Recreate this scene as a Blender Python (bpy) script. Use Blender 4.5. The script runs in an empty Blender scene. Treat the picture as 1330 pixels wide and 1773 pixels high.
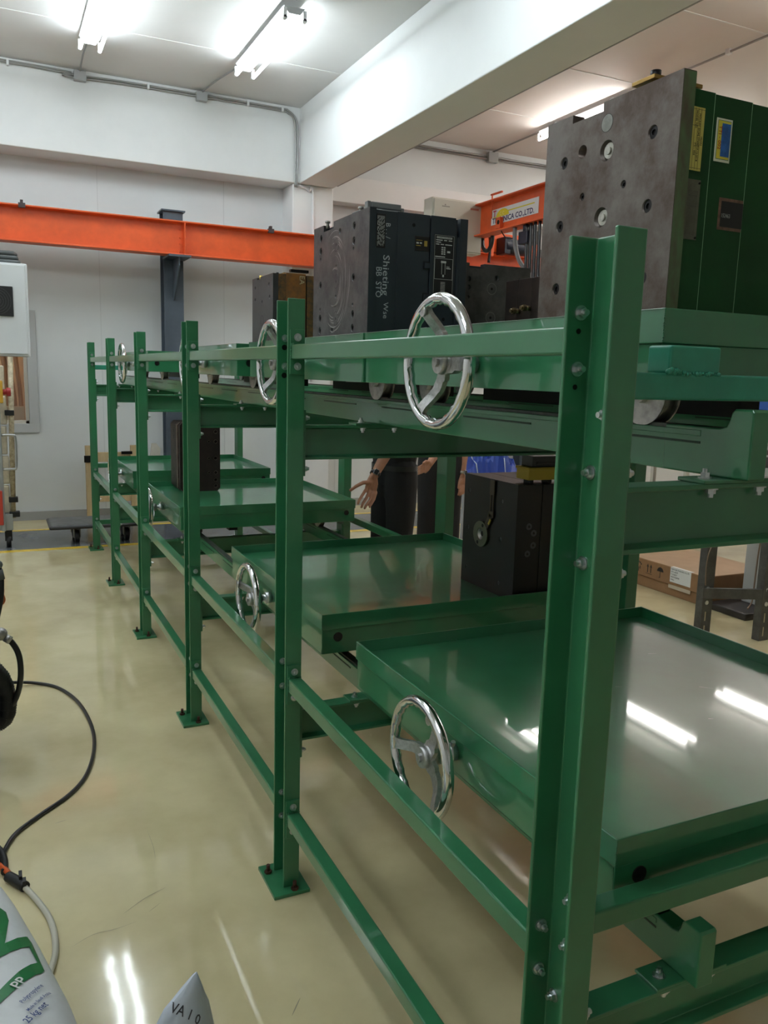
import bpy, bmesh, math, random
from mathutils import Vector, Matrix
random.seed(7)
SC = bpy.context.scene
COL = SC.collection

# ------------------------------------------------------------------ camera
F_PX = 1421.4
YAW, PITCH, ROLL = 0.4448, 0.1658, 0.028
fw = Vector((math.sin(YAW)*math.cos(PITCH), math.cos(YAW)*math.cos(PITCH), -math.sin(PITCH)))
rt = Vector((math.cos(YAW), -math.sin(YAW), 0)); up = rt.cross(fw)
r2 = math.cos(ROLL)*rt + math.sin(ROLL)*up
u2 = -math.sin(ROLL)*rt + math.cos(ROLL)*up
cam_d = bpy.data.cameras.new('camera'); cam = bpy.data.objects.new('camera', cam_d); COL.objects.link(cam)
cam.matrix_world = Matrix(((r2.x, u2.x, -fw.x, -0.7491), (r2.y, u2.y, -fw.y, -0.8841), (r2.z, u2.z, -fw.z, 1.5984), (0, 0, 0, 1)))
cam_d.sensor_fit = 'VERTICAL'; cam_d.sensor_height = 24.0
cam_d.lens = F_PX/1773*24.0
cam_d.clip_start = 0.02
SC.camera = cam

# ------------------------------------------------------------------ world, view, lamps (tube lamps further down in their builder)
w = bpy.data.worlds.new('world'); SC.world = w; w.use_nodes = True
w.node_tree.nodes['Background'].inputs[0].default_value = (0.75, 0.85, 1, 1)
w.node_tree.nodes['Background'].inputs[1].default_value = 0.15
SC.view_settings.view_transform = 'Standard'; SC.view_settings.look = 'None'
SC.view_settings.gamma = 1; SC.view_settings.use_curve_mapping = False
SC.view_settings.exposure = 0.54
TUBE_POWER = 30.0
SC.cycles.max_bounces = 8; SC.cycles.diffuse_bounces = 4; SC.cycles.glossy_bounces = 4; SC.cycles.transmission_bounces = 4

# ------------------------------------------------------------------ materials
MATS = {}
def mat(name, col, rough=0.5, metal=0.0, var=0.0, scale=8.0, bump=0.0, bscale=60.0, coat=0.0, emit=None, estr=0.0, col2=None, spec=0.5, trans=0.0, stretch=None, rvar=0.0):
    if name in MATS: return MATS[name]
    m = bpy.data.materials.new(name); m.use_nodes = True
    nt = m.node_tree; b = nt.nodes['Principled BSDF']
    b.inputs['Base Color'].default_value = (*col, 1); b.inputs['Roughness'].default_value = rough
    b.inputs['Metallic'].default_value = metal; b.inputs['Coat Weight'].default_value = coat
    b.inputs['Coat Roughness'].default_value = 0.04
    b.inputs['Specular IOR Level'].default_value = spec
    b.inputs['Transmission Weight'].default_value = trans
    if emit: b.inputs['Emission Color'].default_value = (*emit, 1); b.inputs['Emission Strength'].default_value = estr
    if var or bump or rvar or col2:
        tc = nt.nodes.new('ShaderNodeTexCoord'); mp = nt.nodes.new('ShaderNodeMapping')
        nt.links.new(tc.outputs['Object'], mp.inputs['Vector'])
        if stretch: mp.inputs['Scale'].default_value = stretch
    if var or col2 or rvar:
        n = nt.nodes.new('ShaderNodeTexNoise'); n.inputs['Scale'].default_value = scale; n.inputs['Detail'].default_value = 6; n.inputs['Roughness'].default_value = 0.65
        nt.links.new(mp.outputs[0], n.inputs['Vector'])
        cr = nt.nodes.new('ShaderNodeValToRGB')
        c1 = tuple(min(1, c*(1+var)) for c in col); c0 = col2 if col2 else tuple(c*(1-var) for c in col)
        cr.color_ramp.elements[0].position = 0.36; cr.color_ramp.elements[1].position = 0.64
        cr.color_ramp.elements[0].color = (*c0, 1); cr.color_ramp.elements[1].color = (*c1, 1)
        nt.links.new(n.outputs['Fac'], cr.inputs[0]); nt.links.new(cr.outputs[0], b.inputs['Base Color'])
        if rvar:
            mr = nt.nodes.new('ShaderNodeMapRange'); mr.inputs['From Min'].default_value = 0.3; mr.inputs['From Max'].default_value = 0.7
            mr.inputs['To Min'].default_value = max(0.02, rough-rvar); mr.inputs['To Max'].default_value = rough+rvar
            nt.links.new(n.outputs['Fac'], mr.inputs['Value']); nt.links.new(mr.outputs[0], b.inputs['Roughness'])
    if bump:
        n2 = nt.nodes.new('ShaderNodeTexNoise'); n2.inputs['Scale'].default_value = bscale; n2.inputs['Detail'].default_value = 3
        nt.links.new(mp.outputs[0], n2.inputs['Vector'])
        bp = nt.nodes.new('ShaderNodeBump'); bp.inputs['Strength'].default_value = bump; bp.inputs['Distance'].default_value = 0.01
        nt.links.new(n2.outputs['Fac'], bp.inputs['Height']); nt.links.new(bp.outputs[0], b.inputs['Normal'])
    MATS[name] = m
    return m

GREEN = mat('green paint', (0.032, 0.185, 0.080), 0.29, var=0.10, scale=3.0, bump=0.012, bscale=220, coat=0.6)
GREEN_TRAY = mat('green tray paint', (0.030, 0.190, 0.084), 0.28, var=0.10, scale=5.0, coat=0.75)
TEAL = mat('teal paint', (0.035, 0.30, 0.20), 0.35, var=0.12, scale=6, bump=0.03, bscale=150, coat=0.1)
ZINC = mat('zinc plated steel', (0.62, 0.64, 0.66), 0.28, 1.0, var=0.1, scale=40)
RUST = mat('rusted anchor bolt', (0.10, 0.045, 0.03), 0.6, 0.6, var=0.3, scale=60)
CHROME = mat('polished chrome', (0.72, 0.73, 0.75), 0.10, 1.0)
CASTAL = mat('cast aluminium', (0.50, 0.50, 0.50), 0.38, 1.0, var=0.15, scale=120, bump=0.15, bscale=400)
BLACK = mat('black rubber', (0.008, 0.008, 0.009), 0.5)
BLACKGLOSS = mat('black hose rubber', (0.010, 0.010, 0.011), 0.3)
DARKHOLE = mat('black oxide steel and hole shade', (0.012, 0.011, 0.011), 0.42, 0.6)  # also paints the dark of holes and grooves made as flat discs and rings
STEEL = mat('bare wheel steel', (0.36, 0.35, 0.34), 0.35, 0.9, var=0.25, scale=30)
FLOORC = None
WALLM = mat('white wall paint', (0.78, 0.79, 0.785), 0.55, var=0.03, scale=1.2, bump=0.02, bscale=40)
WALLG = mat('grey white wall panel', (0.70, 0.725, 0.725), 0.4, var=0.03, scale=0.9, bump=0.02, bscale=200)
CEIL = mat('ceiling paint', (0.70, 0.70, 0.685), 0.7, var=0.03, scale=0.8, bump=0.03, bscale=30)
CEILW = mat('ceiling paint with bay light tint', (0.72, 0.69, 0.66), 0.7, var=0.03, scale=0.8, bump=0.03, bscale=30)  # same ceiling, with the warm light of the bay tinted into its colour
CONDUIT = mat('galvanised conduit', (0.35, 0.35, 0.34), 0.4, 0.6)
WHITEP = mat('white enamel', (0.78, 0.79, 0.80), 0.35)
ORANGE = mat('orange crane paint', (0.72, 0.105, 0.022), 0.36, var=0.12, scale=4, bump=0.04, bscale=120)
DGREY = mat('dark grey column paint', (0.075, 0.095, 0.12), 0.4, var=0.1, scale=5)
YELLOWL = mat('yellow floor tape', (0.75, 0.50, 0.03), 0.3, var=0.12, scale=9)
WALKG = mat('grey epoxy walkway', (0.115, 0.125, 0.14), 0.2, var=0.15, scale=2.5, rvar=0.07)

def floor_material():
    m = mat('cream epoxy floor', (0.62, 0.54, 0.335), 0.13, var=0.0)
    nt = m.node_tree; b = nt.nodes['Principled BSDF']
    tc = nt.nodes.new('ShaderNodeTexCoord')
    n = nt.nodes.new('ShaderNodeTexNoise'); n.inputs['Scale'].default_value = 1.7; n.inputs['Detail'].default_value = 8; n.inputs['Roughness'].default_value = 0.6
    nt.links.new(tc.outputs['Object'], n.inputs['Vector'])
    cr = nt.nodes.new('ShaderNodeValToRGB')
    cr.color_ramp.elements[0].position = 0.33; cr.color_ramp.elements[0].color = (0.53, 0.455, 0.265, 1)
    cr.color_ramp.elements[1].position = 0.62; cr.color_ramp.elements[1].color = (0.67, 0.59, 0.36, 1)
    nt.links.new(n.outputs['Fac'], cr.inputs[0])
    # scuffs: thin dark wisps
    mp = nt.nodes.new('ShaderNodeMapping'); mp.inputs['Rotation'].default_value = (0, 0, 0.5); mp.inputs['Scale'].default_value = (1.2, 9, 1)
    nt.links.new(tc.outputs['Object'], mp.inputs['Vector'])
    n2 = nt.nodes.new('ShaderNodeTexNoise'); n2.inputs['Scale'].default_value = 2.2; n2.inputs['Detail'].default_value = 10; n2.inputs['Roughness'].default_value = 0.75
    nt.links.new(mp.outputs[0], n2.inputs['Vector'])
    c2 = nt.nodes.new('ShaderNodeValToRGB'); c2.color_ramp.elements[0].position = 0.66; c2.color_ramp.elements[0].color = (0, 0, 0, 1)
    c2.color_ramp.elements[1].position = 0.80; c2.color_ramp.elements[1].color = (0.55, 0.55, 0.55, 1)
    nt.links.new(n2.outputs['Fac'], c2.inputs[0])
    mx = nt.nodes.new('ShaderNodeMixRGB'); mx.inputs[2].default_value = (0.30, 0.27, 0.20, 1)
    nt.links.new(c2.outputs[0], mx.inputs[0]); nt.links.new(cr.outputs[0], mx.inputs[1]); nt.links.new(mx.outputs[0], b.inputs['Base Color'])
    mr = nt.nodes.new('ShaderNodeMapRange'); mr.inputs['From Min'].default_value = 0.3; mr.inputs['From Max'].default_value = 0.7
    mr.inputs['To Min'].default_value = 0.045; mr.inputs['To Max'].default_value = 0.09
    nt.links.new(n.outputs['Fac'], mr.inputs['Value']); nt.links.new(mr.outputs[0], b.inputs['Roughness'])
    n3 = nt.nodes.new('ShaderNodeTexNoise'); n3.inputs['Scale'].default_value = 7; n3.inputs['Detail'].default_value = 2
    nt.links.new(tc.outputs['Object'], n3.inputs['Vector'])
    bp = nt.nodes.new('ShaderNodeBump'); bp.inputs['Strength'].default_value = 0.05; bp.inputs['Distance'].default_value = 0.01
    nt.links.new(n3.outputs['Fac'], bp.inputs['Height']); nt.links.new(bp.outputs[0], b.inputs['Normal'])
    return m
FLOORC = floor_material()

# ------------------------------------------------------------------ mesh helpers
class MB:
    def __init__(s): s.v = []; s.f = []; s.smooth = set()
    def add(s, vs, fs, smooth=False):
        o = len(s.v); s.v += [tuple(v) for v in vs]
        for f in fs:
            if smooth: s.smooth.add(len(s.f))
            s.f.append(tuple(i+o for i in f))
        return s
    def box(s, x0, y0, z0, x1, y1, z1):
        return s.add([(x0,y0,z0),(x1,y0,z0),(x1,y1,z0),(x0,y1,z0),(x0,y0,z1),(x1,y0,z1),(x1,y1,z1),(x0,y1,z1)],
                     [(0,3,2,1),(4,5,6,7),(0,1,5,4),(1,2,6,5),(2,3,7,6),(3,0,4,7)])
    def prism(s, poly, axis, a, b):
        # poly: CCW list of 2D points; axis 'x': (y,z) 'y': (x,z) 'z': (x,y)
        n = len(poly)
        def P(p, t): return {'x': (t, p[0], p[1]), 'y': (p[0], t, p[1]), 'z': (p[0], p[1], t)}[axis]
        vs = [P(p, a) for p in poly]+[P(p, b) for p in poly]
        fl = axis == 'y'
        fs = [tuple(range(n))[::-1], tuple(range(n, 2*n))]+[(i, (i+1) % n, n+(i+1) % n, n+i) for i in range(n)]
        if fl: fs = [f[::-1] for f in fs]
        return s.add(vs, fs)
    def cyl(s, p0, p1, r0, r1=None, n=16, smooth=True, caps=True):
        p0 = Vector(p0); p1 = Vector(p1); r1 = r0 if r1 is None else r1
        d = (p1-p0).normalized(); a = d.orthogonal().normalized(); b = d.cross(a)
        vs = []
        for p, r in ((p0, r0), (p1, r1)):
            for i in range(n):
                t = 2*math.pi*i/n; vs.append(p+r*(math.cos(t)*a+math.sin(t)*b))
        s.add(vs, [(i, (i+1) % n, n+(i+1) % n, n+i) for i in range(n)], smooth)
        if caps:
            s.add(vs, [tuple(range(n))[::-1], tuple(range(n, 2*n))])
        return s
    def ring(s, c, axis, r_in, r_out, h, n=24):
        # flat ring proud along axis
        c = Vector(c); d = Vector(axis).normalized(); a = d.orthogonal().normalized(); b = d.cross(a)
        vs = []
        for rr, hh in ((r_in, 0), (r_in, h), (r_out, h), (r_out, 0)):
            for i in range(n):
                t = 2*math.pi*i/n; vs.append(c+d*hh+rr*(math.cos(t)*a+math.sin(t)*b))
        fs = []
        for k in range(3):
            for i in range(n): fs.append((k*n+i, (k+1)*n+i, (k+1)*n+(i+1) % n, k*n+(i+1) % n))
        return s.add(vs, [f[::-1] for f in fs])
    def tube(s, path, r, n=10, caps=True, rfun=None):
        P = [Vector(p) for p in path]; m = len(P); vs = []
        a = None
        for i, p in enumerate(P):
            t = (P[min(i+1, m-1)]-P[max(i-1, 0)]).normalized()
            if a is None: a = t.orthogonal().normalized()
            else:
                a = (a-t*a.dot(t))
                a = a.normalized() if a.length > 1e-6 else t.orthogonal().normalized()
            b = t.cross(a); rr = rfun(i/(m-1)) if rfun else r
            for k in range(n):
                q = 2*math.pi*k/n; vs.append(p+rr*(math.cos(q)*a+math.sin(q)*b))
        fs = [(i*n+k, i*n+(k+1) % n, (i+1)*n+(k+1) % n, (i+1)*n+k) for i in range(m-1) for k in range(n)]
        s.add(vs, fs, True)
        if caps: s.add(vs, [tuple(range(n))[::-1], tuple(range((m-1)*n, m*n))])
        return s
    def sweep(s, path, ref, hw, hh):
        # rectangular section; ref = direction of the half-height hh
        P = [Vector(p) for p in path]; m = len(P); vs = []
        for i, p in enumerate(P):
            t = (P[min(i+1, m-1)]-P[max(i-1, 0)]).normalized()
            u = Vector(ref); u = (u-t*u.dot(t)).normalized(); v = t.cross(u)
            a = hw[i] if isinstance(hw, (list, tuple)) else hw; b = hh[i] if isinstance(hh, (list, tuple)) else hh
            vs += [p+v*a+u*b, p-v*a+u*b, p-v*a-u*b, p+v*a-u*b]
        fs = [(i*4+k, i*4+(k+1) % 4, (i+1)*4+(k+1) % 4, (i+1)*4+k) for i in range(m-1) for k in range(4)]
        s.add(vs, [f for f in fs]); s.add(vs, [(3, 2, 1, 0), tuple((m-1)*4+k for k in range(4))])
        return s
    def sphere(s, c, r, n=12, sc=(1, 1, 1)):
        c = Vector(c); vs = []; k = n//2
        for i in range(1, k):
            t = math.pi*i/k
            for j in range(n):
                q = 2*math.pi*j/n; vs.append((c.x+r*sc[0]*math.sin(t)*math.cos(q), c.y+r*sc[1]*math.sin(t)*math.sin(q), c.z+r*sc[2]*math.cos(t)))
        vs += [(c.x, c.y, c.z+r*sc[2]), (c.x, c.y, c.z-r*sc[2])]
        T = len(vs)-2; B = T+1
        fs = [(i*n+j, (i+1)*n+j, (i+1)*n+(j+1) % n, i*n+(j+1) % n) for i in range(k-2) for j in range(n)]
        fs += [(T, j, (j+1) % n) for j in range(n)]+[(B, (k-2)*n+(j+1) % n, (k-2)*n+j) for j in range(n)]
        return s.add(vs, fs, True)
    def mesh(s, name, off=(0, 0, 0), fix=True):
        me = bpy.data.meshes.new(name)
        o = Vector(off)
        me.from_pydata([tuple(Vector(v)-o) for v in s.v], [], s.f)
        if s.smooth:
            me.polygons.foreach_set('use_smooth', [i in s.smooth for i in range(len(me.polygons))])
        if fix:
            bm = bmesh.new(); bm.from_mesh(me); bmesh.ops.remove_doubles(bm, verts=bm.verts, dist=1e-6); bmesh.ops.recalc_face_normals(bm, faces=bm.faces); bm.to_mesh(me); bm.free()
        me.update()
        return me

ORG = {}
def origin(p):
    o = Vector((0, 0, 0))
    while p is not None: o += p.location; p = p.parent
    return o
def link(o, parent=None, m=None):
    COL.objects.link(o)
    if parent is not None: o.parent = parent
    if m is not None and o.type in ('MESH', 'FONT', 'CURVE'):
        o.data.materials.clear(); o.data.materials.append(m)
    return o
def bev(o, wd, seg=2):
    b = o.modifiers.new('bevel', 'BEVEL'); b.width = wd; b.segments = seg; b.limit_method = 'ANGLE'; b.angle_limit = math.radians(50); b.harden_normals = False
    return o
def part(name, mb, m, parent=None, bevel=0, seg=2, label=None):
    """mb in world coordinates; becomes a child of parent"""
    o = bpy.data.objects.new(name, mb.mesh(name, origin(parent) if parent else (0, 0, 0)))
    link(o, parent, m)
    if bevel: bev(o, bevel, seg)
    if label: o['label'] = label
    return o
def inst(name, me, m, parent, loc, rot=None, scale=None):
    """shared mesh at a world location"""
    o = bpy.data.objects.new(name, me); COL.objects.link(o)
    if parent is not None: o.parent = parent
    o.location = Vector(loc)-(origin(parent) if parent else Vector((0, 0, 0)))
    if rot: o.rotation_euler = rot
    if scale: o.scale = scale
    if m is not None and not me.materials: me.materials.append(m)
    return o
def thing(name, label, cat, loc=(0, 0, 0), group=None):
    o = bpy.data.objects.new(name, None); COL.objects.link(o); o.location = loc; o.empty_display_size = 0.1
    o['label'] = label; o['category'] = cat
    if group: o['group'] = group
    return o
def tag(o, label, cat, group=None, kind=None):
    o['label'] = label; o['category'] = cat
    if group: o['group'] = group
    if kind: o['kind'] = kind
    return o
def struct(name, mb, m, label=None, bevel=0):
    o = part(name, mb, m, None, bevel); o['kind'] = 'structure'
    o['label'] = label or name.replace('_', ' ')
    return o
def text_mesh(body, size, ext=0.0003, align='LEFT', bold=0.0):
    cu = bpy.data.curves.new('lettering', 'FONT'); cu.body = body; cu.size = size; cu.extrude = ext; cu.align_x = align; cu.resolution_u = 2; cu.offset = bold
    tmp = bpy.data.objects.new('lettering', cu); COL.objects.link(tmp)
    dg = bpy.context.evaluated_depsgraph_get(); me = bpy.data.meshes.new_from_object(tmp.evaluated_get(dg)); bpy.data.objects.remove(tmp); bpy.data.curves.remove(cu)
    return me
def text(name, body, size, m, parent, loc, xa, ya, ext=0.0003, align='LEFT', sx=1.0, bold=0.0):
    me = text_mesh(body, size, ext, align, bold); me.materials.clear(); me.materials.append(m)
    o = bpy.data.objects.new(name, me); COL.objects.link(o)
    xa = Vector(xa).normalized(); ya = Vector(ya).normalized(); za = xa.cross(ya)
    L = Vector(loc)-(origin(parent) if parent else Vector((0, 0, 0)))
    if parent is not None: o.parent = parent
    xa = xa*sx
    o.matrix_basis = Matrix(((xa.x, ya.x, za.x, L.x), (xa.y, ya.y, za.y, L.y), (xa.z, ya.z, za.z, L.z), (0, 0, 0, 1)))
    return o
def boolean_cut(o, cutter):
    """o minus cutter mesh, applied at once; the cutter does not stay in the scene"""
    c = bpy.data.objects.new('cut', cutter); COL.objects.link(c); c.parent = o.parent
    md = o.modifiers.new('cut', 'BOOLEAN'); md.object = c; md.solver = 'EXACT'; md.operation = 'DIFFERENCE'
    dg = bpy.context.evaluated_depsgraph_get(); dg.update()
    me = bpy.data.meshes.new_from_object(o.evaluated_get(dg))
    mm = o.data.materials[0] if o.data.materials else None
    o.modifiers.clear(); o.data = me
    o.data.materials.clear()
    if mm: o.data.materials.append(mm)
    bpy.data.objects.remove(c)
    return o
def smooth_path(pts, n=8, closed=False):
    P = [Vector(p) for p in pts]; out = []
    for i in range(len(P)-1):
        p0 = P[max(i-1, 0)]; p1 = P[i]; p2 = P[i+1]; p3 = P[min(i+2, len(P)-1)]
        for k in range(n):
            t = k/n
            out.append(0.5*((2*p1)+(p2-p0)*t+(2*p0-5*p1+4*p2-p3)*t*t+(3*p1-p0-3*p2+p3)*t**3))
    out.append(P[-1]); return out

# ================================================================== THE ROOM
XL, XR, YN, YF, ZC = -4.2, 9.2, -5.0, 8.3, 4.36
fl = struct('floor', MB().box(XL, YN, -0.1, XR, YF+0.2, 0.0), FLOORC, 'cream glossy epoxy workshop floor')
part('walkway_band', MB().box(XL, 6.80, 0, XR, 7.68, 0.0012), WALKG, fl)
part('yellow_line', MB().box(XL, 6.72, 0, XR, 6.80, 0.0016), YELLOWL, fl)
part('yellow_line', MB().box(XL, 7.68, 0, XR, 7.75, 0.0016), YELLOWL, fl)
# scratches on the floor
SCR = mat('dark rubber scuff', (0.27, 0.235, 0.16), 0.4)
for pts, wd in ((((-0.62, 1.33), (-0.56, 1.36), (-0.50, 1.36), (-0.44, 1.37)), .002), (((-0.47, 1.42), (-0.40, 1.47), (-0.33, 1.50)), .003), (((-.40, 1.40), (-.36, 1.43)), .002), (((-.62, 2.02), (-.58, 2.03)), .003), (((-.33, 1.85), (-.328, 1.74), (-.335, 1.66)), .0015), (((-.14, .85), (-.10, .90)), .004)):
    sp_ = smooth_path([(p[0], p[1], 0.0) for p in pts], 6); vs = []
    for q_ in range(len(sp_)):
        d = sp_[min(q_+1, len(sp_)-1)]-sp_[max(q_-1, 0)]; nrm = Vector((-d.y, d.x, 0)).normalized()*wd*0.35*(0.15+math.sin(math.pi*q_/(len(sp_)-1)))
        vs += [(sp_[q_].x-nrm.x, sp_[q_].y-nrm.y, 0.0007), (sp_[q_].x+nrm.x, sp_[q_].y+nrm.y, 0.0007)]
    mb = MB().add(vs, [(2*q_, 2*q_+2, 2*q_+3, 2*q_+1) for q_ in range(len(sp_)-1)])
    part('floor_scratch', mb, SCR, fl)

WX0, WX1, WZ0, WZ1 = -2.6, -0.42, 1.0, 2.05      # window in the far wall
wb = MB()
for a in ((XL, YF, 0, WX0, YF+0.15, 3.7), (WX1, YF, 0, 2.30, YF+0.15, 3.7), (WX0, YF, 0, WX1, YF+0.15, WZ0), (WX0, YF, WZ1, WX1, YF+0.15, 3.7), (2.30, YF, 0, XR, YF+0.15, ZC)): wb.box(*a)
wf = struct('wall_far', wb, WALLG, 'pale grey panelled far wall')
SEAM = mat('wall joint shadow line', (0.60, 0.62, 0.62), 0.6)
for x in (0.30, 1.60, 2.95, 4.15, 5.3): part('panel_joint', MB().box(x, YF-0.002, 0.1, x+0.006, YF, 3.6 if x < 2.3 else 2.9), SEAM, wf)
part('door_frame', MB().box(3.04, YF-0.03, 0.1, 3.10, YF, 2.3).box(4.02, YF-0.03, 0.1, 4.08, YF, 2.3).box(3.04, YF-0.03, 2.3, 4.08, YF, 2.36), mat('aluminium door frame', (0.55, 0.54, 0.52), 0.4, 0.3), wf, 0.003)
bs = struct('baseboard_far', MB().box(XL, YF-0.02, 0, XR, YF, 0.09), mat('grey skirting', (0.36, 0.36, 0.35), 0.5), 'grey skirting board of the far wall')
# window with warm-lit room behind it
wn = struct('window_1', MB().box(WX0-0.09, YF-0.02, WZ0-0.09, WX1+0.09, YF+0.0, WZ0).box(WX0-0.09, YF-0.02, WZ1, WX1+0.09, YF, WZ1+0.09).box(WX0-0.09, YF-0.02, WZ0, WX0, YF, WZ1).box(WX1, YF-0.02, WZ0, WX1+0.09, YF, WZ1), mat('grey window surround', (0.50, 0.51, 0.51), 0.45), 'grey framed window into a warm-lit room', 0.004)
part('window_frame', MB().box(WX0, YF+0.02, WZ0, WX1, YF+0.07, WZ0+0.035).box(WX0, YF+0.02, WZ1-0.035, WX1, YF+0.07, WZ1).box(WX0, YF+0.02, WZ0, WX0+0.035, YF+0.07, WZ1).box(WX1-0.035, YF+0.02, WZ0, WX1, YF+0.07, WZ1), mat('cream window frame', (0.62, 0.58, 0.50), 0.4), wn, 0.003)
part('window_pane', MB().box(WX0+0.03, YF+0.042, WZ0+0.03, WX1-0.03, YF+0.046, WZ1-0.03), mat('clear glass', (0.95, 0.97, 0.97), 0.02, trans=1.0), wn)
WARM = mat('warm plaster room', (0.62, 0.48, 0.36), 0.7)
part('back_room', MB().box(WX0-0.4, YF+1.3, 0.6, WX1+0.6, YF+1.32, 2.6).box(WX0-0.4, YF+0.16, 0.58, WX1+0.6, YF+1.32, 0.6).box(WX1+0.6, YF+0.16, 0.6, WX1+0.62, YF+1.32, 2.6).box(WX0-0.42, YF+0.16, 0.6, WX0-0.4, YF+1.32, 2.6).box(WX0-0.4, YF+0.16, 2.6, WX1+0.6, YF+1.32, 2.62), WARM, wn)
part('room_lamp', MB().box(-1.7, YF+0.7, 2.56, -0.7, YF+0.8, 2.59), mat('warm lamp', (1, 0.8, 0.6), emit=(1, 0.72, 0.45), estr=14), wn)
mbp = MB()
for x, zz in ((-0.62, 1.9), (-0.56, 1.7), (-0.50, 1.95), (-0.74, 1.85)): mbp.tube(smooth_path([(x, YF+0.5, 0.75), (x+0.02, YF+0.48, 1.2), (x-0.04, YF+0.5, zz)]), 0.022, 8)
part('room_pipe', mbp, mat('copper tan pipe', (0.55, 0.33, 0.20), 0.35, 0.3), wn)
part('room_box', MB().box(-0.72, YF+0.3, 0.75, -0.46, YF+0.42, 1.16), mat('pale board', (0.66, 0.57, 0.46), 0.6), wn)

struct('wall_left', MB().box(XL-0.15, YN, 0, XL, YF+0.15, ZC), WALLM, 'white left wall')
struct('wall_right', MB().box(XR, YN, 0, XR+0.15, YF+0.15, ZC), WALLM, 'white right wall')
struct('wall_near', MB().box(XL, YN-0.15, 0, XR, YN, ZC), WALLM, 'white near wall')
cl = struct('ceiling', MB().box(XL, YN, ZC, 2.34, YF+0.15, ZC+0.12), CEIL, 'off-white ceiling slab')
cl2 = part('ceiling_bay', MB().box(2.34, YN, ZC, XR, YF+0.15, ZC+0.12), CEILW, cl)
CSEAM = mat('ceiling joint strip', (0.72, 0.72, 0.70), 0.6)
for y in (6.78, 4.2, 1.6): part('ceiling_joint', MB().box(XL, y, ZC-0.004, 2.335, y+0.022, ZC), CSEAM, cl)
for y in (6.95, 5.62, 4.25, 2.9): part('ceiling_joint', MB().box(2.745, y, ZC-0.004, XR, y+0.02, ZC), CSEAM, cl)
part('ceiling_joint', MB().box(4.02, YN, ZC-0.004, 4.04, YF, ZC), CSEAM, cl)
struct('beam_far', MB().box(XL, 7.93, 3.60, 2.34, YF+0.15, ZC), WALLM, 'white concrete beam along the far wall', 0.008)
struct('beam_bay', MB().box(2.335, YN, 3.60, 2.74, YF+0.15, ZC), mat('white beam paint', (0.78, 0.80, 0.795), 0.55, var=0.02, scale=1.0, bump=0.015, bscale=60), 'deep white concrete beam running overhead', 0.008)
struct('column_far', MB().box(2.27, 7.96, 0, 2.74, YF+0.15, 3.60), WALLM, 'white concrete column under the overhead beam', 0.01)
struct('trim_1', MB().box(2.74, 8.10, 3.50, XR, YF, 3.78), WALLM, 'white ledge on the right part of the far wall', 0.006)

# conduits
cd = thing('ceiling_conduit', 'grey electrical conduit with junction boxes along the ceiling edge', 'conduit', (-0.5, 7.9, 4.3))
for dz in (0.0, 0.022):
    part('conduit_pipe', MB().tube(smooth_path([(XL, 7.905, 4.325-dz*0.6), (-0.3, 7.905, 4.325-dz*0.6), (0.0, 7.905, 4.30-dz), (0.6, 7.905, 4.315-dz), (2.0, 7.905, 4.315-dz), (2.2, 7.905, 4.30-dz), (2.29-dz, 7.905, 4.20), (2.30-dz, 7.905, 3.95), (2.30-dz, 7.905, 3.55)], 6), 0.0095, 8), CONDUIT, cd)
for x in (0.13, 1.28):
    part('junction_box', MB().box(x-0.055, 7.86, 4.25, x+0.055, 7.925, 4.34), mat('grey junction box', (0.40, 0.41, 0.41), 0.4, 0.4), cd, 0.006)
for x in (-0.5, 0.75, 1.75, 2.12): part('conduit_clip', MB().box(x, 7.885, 4.285, x+0.02, 7.93, 4.335), WHITEP, cd)
part('conduit_branch', MB().tube(smooth_path([(0.13, 7.88, 4.335), (0.12, 7.5, 4.345), (0.12, 7.0, 4.335)]), 0.008, 8), CONDUIT, cd)
part('conduit_branch', MB().tube(smooth_path([(1.28, 7.88, 4.335), (1.34, 7.5, 4.345), (1.43, 6.95, 4.335)]), 0.008, 8), CONDUIT, cd)
part('conduit_branch', MB().tube(smooth_path([(1.43, 5.45, 4.335), (1.45, 4.5, 4.34), (1.45, 3.75, 4.335)]), 0.008, 8), CONDUIT, cd)
part('conduit_drop', MB().tube(smooth_path([(2.33, 7.945, 3.58), (2.45, 7.945, 3.54), (2.5, 7.945, 3.4), (2.5, 7.945, 1.5)]), 0.014, 8), WHITEP, cd)
cd2 = thing('bay_conduit', 'grey conduit crossing the warm-toned ceiling beyond the overhead beam', 'conduit', (3.5, 8.2, 4.2))
part('conduit_pipe', MB().tube([(2.78, 8.27, 4.28), (4.4, 8.27, 4.28), (8.5, 8.27, 4.28)], 0.012, 8), CONDUIT, cd2)
part('conduit_pipe', MB().tube([(2.78, 8.27, 4.25), (8.5, 8.27, 4.25)], 0.010, 8), CONDUIT, cd2)
part('junction_box', MB().box(4.88, 8.22, 4.21, 5.02, 8.29, 4.33), mat('grey junction box', (0.4, 0.4, 0.4), 0.4), cd2, 0.006)
part('conduit_branch', MB().tube([(4.95, 8.25, 4.335), (4.95, 7.2, 4.338)], 0.010, 8), CONDUIT, cd2)
part('conduit_branch', MB().tube([(4.95, 5.75, 4.338), (4.95, 3.75, 4.338)], 0.010, 8), CONDUIT, cd2)
part('conduit_clip', MB().box(4.93, 4.6, 4.32, 4.97, 4.64, 4.36), WHITEP, cd2)
part('conduit_pipe', MB().tube([(2.765, 7.9, 3.62), (2.765, 0, 3.62)], 0.011, 8), CONDUIT, cd2)

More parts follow.
